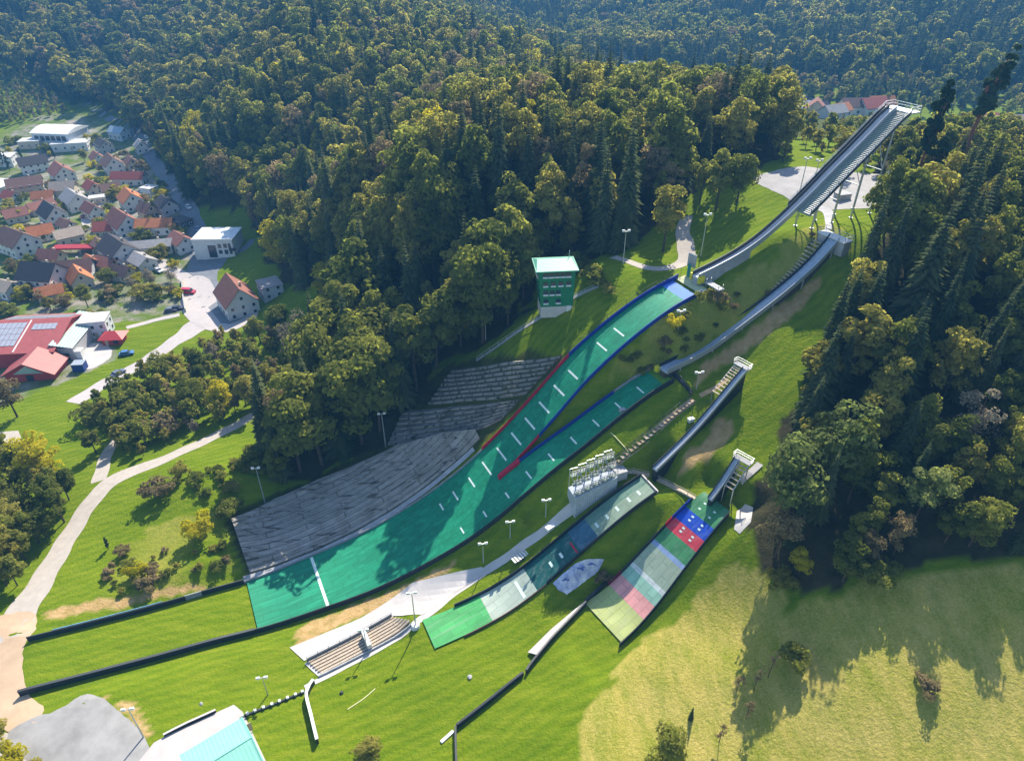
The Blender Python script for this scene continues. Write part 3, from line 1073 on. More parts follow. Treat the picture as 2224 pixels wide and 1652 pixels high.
# table (take-off) block
tb = MB()
e = [(xy(s, 0), float(pz(s))) for s in np.linspace(.05, 14, 8)]
tb.loft([[(*xy(so(*p_)[0], o), z - .4 if hi else float(hz(*p_)) - .4) for o, hi in ((.85, 0), (-.85, 0), (-.85, 1), (.85, 1))] for p_, z in e])
tb.build("takeoff_table", M["concrete"], tower)
tf = MB()
for sg in (-1, 1):
    x, y = xy(.6, sg * 1.25)
    MB().box((x, y, 49.9), (1.6, .5, 1.5), rzp).build("takeoff_side_panel", M["yellow"], tower)
# the wind screen / teal panel and grey plate left of the take-off
x, y = xy(1.0, 3.4)
g = float(hz(x, y))
tp = thing("judge_panel", (x, y, g), "narrow teal post panel carrying a tilted grey plate at the take-off", "panel")
MB().box((x, y, g + 1.6), (.25, .8, 3.4), rzp).build("post_panel", mat("teal_paint", (.02, .20, .20), .5), tp)
MB().box((*xy(2.2, 4.2), g + 3.6), (.2, 2.2, 3.0), rzp + .2, tilt=.3).build("plate", M["concrete"], tp)
x, y = xy(1.8, -4.2)
g = float(hz(x, y))
cb = thing("coach_platform", (x, y, g), "small grey railed platform at the right of the large take-off", "platform")
MB().box((x, y, 49.5), (1.6, 4.4, .22), rzp).build("deck", M["concrete"], cb)
ml = MB()
for u, v in ((-.6, -1.9), (.6, -1.9), (-.6, 1.9), (.6, 1.9)):
    qx, qy = xy(1.8 + u, -4.2 + v)
    MB().bar((qx, qy, float(hz(qx, qy)) - .3), (qx, qy, 50.5), .12).build("leg", M["steel"], cb)
pass

# medium inrun
T2 = np.array([*xy(-13, -10.6), 37.0])
t2path = []
for px, py, z in [(1440, 803, 37.0), (1530, 757, 38.7), (1620, 692, 43.4), (1700, 630, 48.3), (1765, 572, 53.3), (1812, 518, 58.0)]:
    t2path.append(atz(px, py, z))
inr2 = thing("ski_jump_inrun", t2path[2] - np.array([0, 0, 1.5]), "blue-grey inrun of the medium ski jump with a wooden start stair and white top platform", "ski jump ramp")
T2 = t2path[0]
pp, nn = inrun(inr2, t2path, 2.5, M["track"], (M["rail"], M["board_dark"]), .8)
sup = MB()
for i in range(3, len(pp) - 1, 5):
    q = pp[i]
    g = float(hz(q[0], q[1]))
    for sg in (-1, 1):
        x, y = q[:2] + nn[i] * sg * .9
        if q[2] - .3 > g:
            MB().tube((x, y, g - .6), (x, y, q[2] - .3), .16).build("support_post", M["concrete"], inr2)
# plinth wall visible under the right side
secs = []
for q, k in zip(pp, nn):
    g = min(float(hz(*(q[:2]))), q[2] - .5)
    secs.append([(*(q[:2] + k * .8), g - 1), (*(q[:2] - k * .8), g - 1), (*(q[:2] - k * .8), q[2] - .36), (*(q[:2] + k * .8), q[2] - .36)])
MB().loft(secs).build("plinth", mat("plinth_brown", (.085, .065, .05), .9, .3, 1), inr2)
sm = MB()
for i in range(int(len(pp) * .66), len(pp) - 2):
    for f in (0, .5):
        q = pp[i] + (pp[i + 1] - pp[i]) * f
        k = nn[i]
        sm.bar((*(q[:2] + k * 1.5), q[2] - .1), (*(q[:2] + k * 4.0), q[2] - .1), .42, .14)
sm.build("start_stair", M["wood"], inr2)
for o in (1.45, 4.05):
    sr = MB()
    for i in range(int(len(pp) * .66), len(pp) - 2):
        a_, b_ = pp[i], pp[i + 1]
        sr.bar((*(a_[:2] + nn[i] * o), a_[2] - .25), (*(b_[:2] + nn[i + 1] * o), b_[2] - .25), .16, .3)
    sr.build("stair_stringer", M["steel_dark"], inr2)
q, k = pp[-1], nn[-1]
d2 = np.array([k[1], -k[0]])
rz2 = math.atan2(d2[1], d2[0])
MB().box((*(q[:2] + d2 * .9 + k * .6), q[2] + .05), (2.6, 7.2, .22), rz2).build("start_platform", M["white"], inr2)
MB().box((*(q[:2] + d2 * .9 + k * .6), q[2] - 1.6), (2.2, 6.8, 3.0), rz2).build("platform_base", M["concrete"], inr2)
rail_fence([tuple(np.r_[q[:2] + d2 * u + k * v, q[2] + .1]) for u, v in ((-.3, -2.9), (2.1, -2.9), (2.1, .6), (2.1, 4.1), (-.3, 4.1))], 1.1, (.55, 1.1), .04, 1).build("platform_railing", M["rail"], inr2)
MB().box((*(T2[:2] + nn[0] * 1.5), T2[2] - .5), (1.2, .9, 1.2), rz2).build("takeoff_side_panel", M["yellow"], inr2)

# small inruns
def small_inrun(lo, hi, mid, label, stair_side, w=1.1):
    a_, b_ = np.array(lo), np.array(hi)
    m_ = a_ * .55 + b_ * .45
    m_[2] -= mid
    pth = [a_, m_, b_]
    root = thing("ski_jump_inrun", (m_[0], m_[1], float(hz(m_[0], m_[1]))), label, "ski jump ramp")
    p_, n_ = inrun(root, pth, w, M["track"], (M["rail"], M["board_dark"]), .45)
    secs = []
    for q, k in zip(p_, n_):
        g = min(float(hz(*(q[:2]))), q[2] - .6)
        secs.append([(*(q[:2] + k * w * .4), g - .6), (*(q[:2] - k * w * .4), g - .6), (*(q[:2] - k * w * .4), q[2] - .36), (*(q[:2] + k * w * .4), q[2] - .36)])
    MB().loft(secs).build("plinth", M["board_dark"], root)
    sm = MB()
    i0 = int(len(p_) * (.70 if w > 1 else .45))
    for i in range(i0, len(p_) - 1):
        for f in (0, .5):
            q = p_[i] + (p_[i + 1] - p_[i]) * f
            k = n_[i] * stair_side
            sm.bar((*(q[:2] + k * .75), q[2] + .0), (*(q[:2] + k * 2.5), q[2] + .0), .36, .12)
    sm.build("start_stair", M["wood"], root)
    sr = MB()
    for o in (.7, 2.5):
        for i in range(i0, len(p_) - 1):
            k = n_[i] * stair_side
            sr.bar((*(p_[i][:2] + k * o), p_[i][2] - .2), (*(p_[i + 1][:2] + k * o), p_[i + 1][2] - .2), .14, .24)
    for i in (i0, len(p_) - 1):
        for o in (.7, 2.5):
            q = p_[i][:2] + n_[i] * stair_side * o
            sr.bar((*q, float(hz(*q)) - .5), (*q, p_[i][2] - .1), .16)
    sr.build("stair_frame", M["steel"], root)
    q, k = p_[-1], n_[-1] * stair_side
    d_ = np.array([n_[-1][1], -n_[-1][0]])
    MB().box((*(q[:2] + d_ * .5 + k * 1.0), q[2] + .1), (1.3, 3.6, .18), math.atan2(d_[1], d_[0])).build("start_platform", M["concrete"], root)
    rl = [tuple(np.r_[q[:2] + d_ * u + k * v, q[2] + .15]) for u, v in ((-.1, -.8), (1.1, -.8), (1.1, 2.8), (-.1, 2.8))]
    rail_fence(rl, 1.0, (.5, 1.0), .035, 1).build("platform_railing", M["rail"], root)
    return p_


small_inrun(atz(1422, 1018, 25.6), atz(1618, 802, 39.5), 1.2, "slim dark inrun on the grass bank with a slatted stair at its top", 1)
small_inrun(atz(1542, 1083, 25.6), atz(1600, 996, 31.2), .5, "shortest inrun of all, beside a wooden stair at the grove's edge", -1, .95)


# small landing slopes
def hill_mat(root, H, t0, t1, m, name, w0=-1, w1=1, dz=0.0, **kw):
    n = max(2, int(abs(t1 - t0) * H.L / .9))
    rows = []
    for i in range(n + 1):
        t = t0 + (t1 - t0) * i / n
        w = float(H.w(t)) - .12
        rows.append([tuple(H.pt(t, -w * (w0 + (w1 - w0) * j / 4) * 1.0, dz)) for j in range(5)])
    return MB().grid(rows[::-1]).build(name, m, root, smooth_=True, **kw)


def hill_board(root, H, t0, t1, side, m, h=.8, w=.16, flare=0.0, **kw):
    n = max(2, int(abs(t1 - t0) * H.L / 1.2))
    pts = []
    for i in range(n + 1):
        t = t0 + (t1 - t0) * i / n
        pts.append(tuple(H.pt(t, side * (float(H.w(t)) + .05 + flare * max(0, -t)), -.3)))
    return strip(pts, w, h + .3).build("side_board", m, root, **kw)


def hmat(name, c, var=.14):
    return plastic_mat(name, tuple(v * 1.05 for v in c), tuple(v * .75 for v in c), tuple(.6 * v + .10 for v in c), -math.atan2(H4.a[1], H4.a[0]))


s3 = thing("landing_slope", H3.pt(0, 0), "narrow landing slope of faded green mats with a dark middle band", "ski jump slope")
hill_mat(s3, H3, .66, 1.0, hmat("mat_faded", (.27, .37, .27)), "faded_mat", -.2, 1)
hill_mat(s3, H3, .66, 1.0, hmat("mat_faded_shaded", (.14, .27, .20)), "faded_mat", -1, -.2, .002)  # same faded mat, its left strip coloured darker for the side board's shade
hill_mat(s3, H3, .56, .66, hmat("mat_slate", (.05, .14, .22)), "slate_mat")
hill_mat(s3, H3, .30, .56, hmat("mat_deep", (.008, .10, .095)), "dark_mat")
hill_mat(s3, H3, .04, .30, hmat("mat_pale", (.42, .50, .42)), "pale_mat")
hill_mat(s3, H3, -.28, .04, hmat("mat_bright", (.05, .36, .10)), "bright_mat", -1, 1, .05)
for t in (.93, .87, .80, .74, .68, .47, .41):
    hill_mat(s3, H3, t, t + .012, M["line"], "distance_mark", -.1, .35, .03)
hill_mat(s3, H3, .225, .24, M["line"], "fall_line", -.55, .85, .03)
hill_mat(s3, H3, .538, .546, M["board_red"], "distance_mark", -.2, .8, .03, label="red line across the dark mat")
hill_board(s3, H3, -.10, 1.0, 1, M["board_dark"], .75)
hill_board(s3, H3, -.12, .35, -1, mat("board_brown", (.10, .06, .04), .8), .25, label="thin brown board along the lower right edge")
hill_board(s3, H3, .35, 1.0, -1, M["board_dark"], .75)
s3t = [H3.pt(1.01, o, .1) for o in (2.6, -2.6)]
MB().bar(s3t[0], s3t[1], .3, .5).build("top_beam", M["concrete_pale"], s3)

s4 = thing("landing_slope", H4.pt(0, 0), "colourful landing slope banded green, blue, red, white and pink beside the grove", "ski jump slope")
bands = [(.86, 1.03, (.05, .25, .10), "green_mat"), (.765, .86, (.01, .08, .55), "blue_mat"), (.685, .765, (.66, .06, .09), "red_mat"),
         (.585, .685, (.07, .28, .11), "green_mat"), (.555, .585, (.34, .46, .70), "light_blue_mat"), (.40, .555, (.42, .51, .37), "pale_green_mat"),
         (.372, .40, (.75, .8, .75), "white_mat"), (.295, .372, (.34, .60, .45), "mint_mat"), (.19, .295, (.80, .36, .34), "pink_mat"), (-.03, .19, (.42, .48, .17), "lime_mat")]
for i, (a_, b_, c_, nme) in enumerate(bands):
    hill_mat(s4, H4, a_, b_, hmat("hill_" + nme + str(i), c_, .1), nme)
for t, o in ((.95, 0), (.90, 0), (.83, 1), (.80, 1), (.74, 2), (.715, 2)):
    hill_mat(s4, H4, t, t + .012, M["line"], "distance_mark", -.45 + .05 * o, -.3 + .05 * o, .03)
    hill_mat(s4, H4, t - .006, t + .006, M["line"], "distance_mark", .3, .45, .03)
hill_board(s4, H4, .30, .92, 1, M["board_dark"], .75)
hill_board(s4, H4, .74, .90, 1, M["board_blue"], .85, .2, label="blue painted stretch of the left board")
hill_board(s4, H4, .685, .74, 1, M["board_red"], .85, .2, label="red painted stretch of the left board")
hill_board(s4, H4, .18, .30, 1, mat("board_wine", (.11, .008, .03), .6), .8)
hill_board(s4, H4, -.06, 1.0, -1, M["board_dark"], .8)
# ------------------------------------------------------------------ trees, shrubs and grass
LM = {
    "spruce": leaf_mat("spruce_needles", (.030, .055, .026), (.135, .155, .064), .36),
    "pine": leaf_mat("pine_needles", (.020, .040, .022), (.060, .090, .040), .25),
    "green": leaf_mat("green_leaves", (.085, .120, .026), (.310, .315, .070), .62),
    "olive": leaf_mat("olive_leaves", (.190, .185, .040), (.430, .395, .105), .62),
    "yellow": leaf_mat("yellow_leaves", (.30, .29, .020), (.58, .51, .045), .6),
    "brown": leaf_mat("brown_leaves", (.150, .125, .062), (.350, .275, .140), .5),
    "grey": leaf_mat("grey_twigs", (.150, .130, .095), (.330, .285, .200), .4),
    "pale": leaf_mat("pale_leaves", (.120, .160, .050), (.300, .330, .115), .6),
}


def quads_mesh(name, cen, nor, size, asp, tint, mats, extra=None, seed=0):
    """leaf clump faces: irregular bent quads"""
    r = np.random.default_rng(seed)
    n = len(cen)
    nor = nor / (np.linalg.norm(nor, axis=1, keepdims=True) + 1e-9)
    h = r.normal(size=(n, 3))
    t = np.cross(nor, h)
    t /= np.linalg.norm(t, axis=1, keepdims=True) + 1e-9
    b = np.cross(nor, t)
    sx = (size * asp)[:, None]
    sy = (size / asp)[:, None]
    j = lambda: (.75 + .5 * r.random((n, 1)))
    bend = (r.random((n, 1)) - .2) * size[:, None] * .35
    v = np.stack([cen - t * sx * j() - b * sy * j() * .7 - nor * bend, cen + t * sx * j() - b * sy * j() - nor * bend,
                  cen + t * sx * j() * .7 + b * sy * j() - nor * bend * .5, cen - t * sx * j() + b * sy * j() * .8], 1).reshape(-1, 3)
    f = np.arange(n * 4).reshape(n, 4)
    vt = np.repeat(tint, 4)
    return raw_mesh(name, v, f, vt, mats, extra)


def raw_mesh(name, v, f, vt, mats, extra=None):
    nv, nf = len(v), len(f)
    mi = np.zeros(nf, np.int32)
    if extra is not None:          # (verts, quads) of the trunk as a second material
        ev, ef = extra
        v = np.concatenate([v, ev])
        f = np.concatenate([f, ef + nv])
        vt = np.concatenate([vt, np.zeros(len(ev))])
        mi = np.concatenate([mi, np.ones(len(ef), np.int32)])
    me = bpy.data.meshes.new(name)
    me.vertices.add(len(v))
    me.vertices.foreach_set("co", v.astype(np.float32).ravel())
    me.loops.add(len(f) * 4)
    me.loops.foreach_set("vertex_index", f.astype(np.int32).ravel())
    me.polygons.add(len(f))
    me.polygons.foreach_set("loop_start", (np.arange(len(f)) * 4).astype(np.int32))
    a = me.attributes.new("tint", "FLOAT", "POINT")
    a.data.foreach_set("value", vt.astype(np.float32))
    for m in mats:
        me.materials.append(m)
    me.polygons.foreach_set("material_index", mi)
    me.update()
    me.validate()
    return me


def limb(pts, radii, n=6):
    """tapered tube through points -> verts, quads"""
    pts = [np.array(p, float) for p in pts]
    vs, fs = [], []
    for i, (p, r) in enumerate(zip(pts, radii)):
        d = pts[min(i + 1, len(pts) - 1)] - pts[max(i - 1, 0)]
        d /= np.linalg.norm(d) + 1e-9
        u = np.array([1, 0, 0]) if abs(d[2]) > .8 else np.array([0, 0, 1.])
        s = np.cross(d, u)
        s /= np.linalg.norm(s)
        t = np.cross(s, d)
        for k in range(n):
            g = 2 * math.pi * k / n
            vs.append(p + s * r * math.cos(g) + t * r * math.sin(g))
    for i in range(len(pts) - 1):
        for k in range(n):
            fs.append((i * n + k, i * n + (k + 1) % n, (i + 1) * n + (k + 1) % n, (i + 1) * n + k))
    return np.array(vs), np.array(fs)


def cat_limbs(ls):
    vs, fs, b = [], [], 0
    for v, f in ls:
        vs.append(v)
        fs.append(f + b)
        b += len(v)
    return np.concatenate(vs), np.concatenate(fs)


def broadleaf(seed, h, cr, base=.22, clumps=26, per=44, ls=.55, top=.5, sparse=0.0):
    """returns leaf arrays and trunk/limb arrays"""
    r = np.random.default_rng(seed)
    if h > 10:
        cr *= .78 + .44 * r.random()
        top *= .3 + 1.2 * r.random()
        clumps = int(clumps * (.8 + .5 * r.random()))
    ch = h * (1 - base)
    cz = h * base + ch * .5
    cen, nor, tint, size = [], [], [], []
    limbs = []
    lean = r.normal(size=2) * .02 * h
    for c in range(clumps):
        # fill the crown's volume, denser towards its outside
        d = r.normal(size=3)
        d /= np.linalg.norm(d)
        k = r.random() ** .45
        zrel = d[2] * k
        wid = cr * (1 - .35 * max(0, zrel) ** 2 * top * 2) * (1 + .25 * r.normal() * .5)
        p = np.array([d[0] * k * wid + lean[0] * (zrel + 1), d[1] * k * wid + lean[1] * (zrel + 1), cz + zrel * ch * .46])
        rad = cr * (.27 + .2 * r.random())
        m = int(per * (.6 + .8 * r.random()))
        q = r.normal(size=(m, 3))
        q /= np.linalg.norm(q, axis=1, keepdims=True)
        q[:, 2] = np.where(r.random(m) < .75, np.abs(q[:, 2]), q[:, 2])
        rr = rad * (.72 + .4 * r.random((m, 1)))
        pos = p + q * rr * np.array([1, 1, .8])
        cen.append(pos)
        out = pos - np.array([lean[0], lean[1], cz - ch * .2])
        out /= np.linalg.norm(out, axis=1, keepdims=True)
        nor.append(q * .7 + out * .5 + r.normal(size=(m, 3)) * .38)
        ct = r.random()
        tint.append(np.clip(.55 * ct + .45 * r.random(m), 0, 1))
        size.append(ls * (.65 + .8 * r.random(m)))
        if c < 7:
            a = np.array([0, 0, h * (base + .05 + .25 * r.random())])
            limbs.append(limb([a, (a + p) / 2 + np.array([0, 0, -.2]), p], [.016 * h * .6, .010 * h * .6, .004 * h], 5))
    limbs.insert(0, limb([(0, 0, -.8), (lean[0] * .2, lean[1] * .2, h * base), (lean[0] * .7, lean[1] * .7, h * .62), (lean[0], lean[1], h * .85)],
                         [.020 * h, .015 * h, .009 * h, .003 * h], 7))
    cen = np.concatenate(cen)
    keep = r.random(len(cen)) > sparse
    return (cen[keep], np.concatenate(nor)[keep], np.concatenate(size)[keep], np.concatenate(tint)[keep]), cat_limbs(limbs)


def conifer(seed, h, cr, base=.06, tiers=24, per=9, seg=3, droop=.35, wid=.30):
    r = np.random.default_rng(seed)
    vs, fs, ti = [], [], []
    lean = r.normal(size=2) * .006 * h
    for t in range(tiers):
        f = (t + .3 * r.random()) / tiers
        z0 = h * (base + (1 - base) * f)
        L = cr * (1 - f) ** .85 * (.82 + .3 * r.random()) + .12
        n = max(4, int(per * (1 - .45 * f)))
        a0 = r.random() * 6.28
        tt = r.random()
        for k in range(n):
            a = a0 + 6.283 * (k + .5 * (r.random() - .5)) / n
            l = L * (.7 + .45 * r.random())
            d = np.array([math.cos(a), math.sin(a), 0])
            s = np.array([-math.sin(a), math.cos(a), 0])
            b = len(vs)
            dr = droop * (.7 + .6 * r.random()) * (1 - .5 * f)
            roll = (r.random() - .5) * .5
            for i in range(seg + 1):
                q = i / seg
                c = np.array([lean[0] * f, lean[1] * f, z0]) + d * l * q + np.array([0, 0, -dr * l * q ** 1.4 + .10 * l * math.sin(3.1 * q)])
                w = l * wid * (math.sin(math.pi * min(1, .18 + .8 * q)) ** .8) * (.8 + .4 * r.random()) * (1.0 if i < seg else .25)
                sag = np.array([0, 0, -.35 * w])
                vs.append(c - s * w + sag + np.array([0, 0, roll * w]))
                vs.append(c + np.array([0, 0, .10 * w]))
                vs.append(c + s * w + sag - np.array([0, 0, roll * w]))
            tv = np.clip(.5 * tt + .5 * r.random(), 0, 1)
            for i in range(seg):
                for e in (0, 1):
                    fs.append((b + i * 3 + e, b + (i + 1) * 3 + e, b + (i + 1) * 3 + e + 1, b + i * 3 + e + 1))
            ti += [tv] * ((seg + 1) * 3)
    trunk = limb([(0, 0, -.8), (0, 0, h * .3), (lean[0] * .6, lean[1] * .6, h * .7), (lean[0], lean[1], h * 1.0)], [.014 * h, .011 * h, .006 * h, .001 * h], 6)
    return (np.array(vs), np.array(fs), np.array(ti)), trunk


CROWN = {}     # kind -> list of (crown mesh, trunk mesh)
WHOLE = {}     # kind -> list of single meshes for the far trees


def add_kind(kind, gen, lm, bark, n_near, n_far, near_kw, far_kw, con=False):
    CROWN[kind], WHOLE[kind] = [], []
    for i in range(n_near):
        sd = hash_(kind) + i
        lv, tr = gen(sd, **near_kw)
        tm = bpy.data.meshes.new("trunk")
        tm.from_pydata([tuple(map(float, v)) for v in tr[0]], [], [tuple(map(int, f)) for f in tr[1]])
        tm.materials.append(bark)
        tm.polygons.foreach_set("use_smooth", [True] * len(tm.polygons))
        if con:
            cm = raw_mesh("crown", lv[0], lv[1], lv[2], [lm])
        else:
            cm = quads_mesh("crown", lv[0], lv[1], lv[2], np.random.default_rng(sd).uniform(.8, 1.25, len(lv[0])), lv[3], [lm], seed=sd)
        CROWN[kind].append((cm, tm))
    for i in range(n_far):
        sd = hash_(kind) + 50 + i
        lv, tr = gen(sd, **far_kw)
        if con:
            WHOLE[kind].append(raw_mesh(kind, lv[0], lv[1], lv[2], [lm, bark], tr))
        else:
            WHOLE[kind].append(quads_mesh(kind, lv[0], lv[1], lv[2], np.random.default_rng(sd).uniform(.8, 1.25, len(lv[0])), lv[3], [lm, bark], tr, seed=sd))


def hash_(s):
    return sum(ord(c) * (i + 3) for i, c in enumerate(s))


B = M["trunk"]
# every template is 20 m tall (shrubs 4 m) and scaled when it is planted
add_kind("spruce_tree", conifer, LM["spruce"], B, 5, 4, dict(h=20, cr=3.3, tiers=38, per=13, seg=3, wid=.22), dict(h=20, cr=3.0, tiers=22, per=9, seg=2, wid=.27), True)
add_kind("leafy_tree", broadleaf, LM["green"], B, 7, 7, dict(h=20, cr=5.0, clumps=38, per=95, ls=.27), dict(h=20, cr=4.6, clumps=22, per=40, ls=.5))
add_kind("autumn_tree", broadleaf, LM["olive"], B, 6, 6, dict(h=20, cr=4.6, clumps=36, per=95, ls=.26), dict(h=20, cr=4.2, clumps=21, per=40, ls=.5))
add_kind("brown_tree", broadleaf, LM["brown"], B, 3, 3, dict(h=20, cr=4.4, clumps=36, per=90, ls=.24, sparse=.1), dict(h=20, cr=4.2, clumps=20, per=38, ls=.46))
add_kind("yellow_tree", broadleaf, LM["yellow"], B, 3, 2, dict(h=20, cr=5.4, clumps=38, per=95, ls=.27, base=.12), dict(h=20, cr=4.6, clumps=20, per=40, ls=.5))
add_kind("bare_tree", broadleaf, LM["grey"], B, 3, 1, dict(h=20, cr=5.6, clumps=38, per=80, ls=.20, base=.12, sparse=.15), dict(h=20, cr=4.4, clumps=18, per=20, ls=.6))
add_kind("pale_tree", broadleaf, LM["pale"], B, 3, 1, dict(h=20, cr=4.8, clumps=36, per=95, ls=.25), dict(h=20, cr=4.4, clumps=18, per=24, ls=.7))
add_kind("pine_tree", broadleaf, LM["pine"], M["trunk_red"], 3, 1, dict(h=20, cr=1.7, clumps=40, per=60, ls=.22, base=.42, top=.9), dict(h=20, cr=2.4, clumps=12, per=20, ls=.5, base=.5))
for nm, lmk in (("shrub", "green"), ("olive_shrub", "olive"), ("yellow_shrub", "yellow"), ("brown_shrub", "brown")):
    add_kind(nm, broadleaf, LM[lmk], B, 2, 0, dict(h=4, cr=2.0, clumps=22, per=60, ls=.14, base=.02), {})
add_kind("column_tree", broadleaf, LM["spruce"], B, 1, 0, dict(h=20, cr=1.9, clumps=34, per=34, ls=.36, base=.02), {})
TEMPH = {k: (4.0 if "shrub" in k else 20.0) for k in CROWN}

CUE = {"spruce_tree": "spruce", "leafy_tree": "tree", "autumn_tree": "tree", "brown_tree": "tree", "yellow_tree": "tree", "bare_tree": "tree", "pale_tree": "tree",
       "pine_tree": "pine tree", "shrub": "shrub", "olive_shrub": "shrub", "yellow_shrub": "shrub", "brown_shrub": "shrub", "column_tree": "tree"}


def plant(kind, p, h, label, group=None, wf=1.0, rz=None, var=None, near=True, tilt=(0, 0)):
    k = h / TEMPH[kind]
    rz = random.random() * 6.28 if rz is None else rz
    if near:
        cm, tm = CROWN[kind][(var if var is not None else random.randrange(99)) % len(CROWN[kind])]
        o = thing(kind, p, label, CUE[kind], group, rz)
        e_ = random.uniform(.88, 1.14)
        o.scale = (k * wf * e_, k * wf / e_, k)
        for nm, me_ in (("crown", cm), ("trunk", tm)):
            c = bpy.data.objects.new(nm, me_)
            c.parent = o
            COL.objects.link(c)
    else:
        me_ = WHOLE[kind][(var if var is not None else random.randrange(99)) % len(WHOLE[kind])]
        o = bpy.data.objects.new(kind, me_)
        o.location = [float(v) for v in p]
        o.rotation_euler = (0, 0, rz)
        o.scale = (k * wf, k * wf, k)
        COL.objects.link(o)
        setp(o, label, CUE[kind], group)
    return o


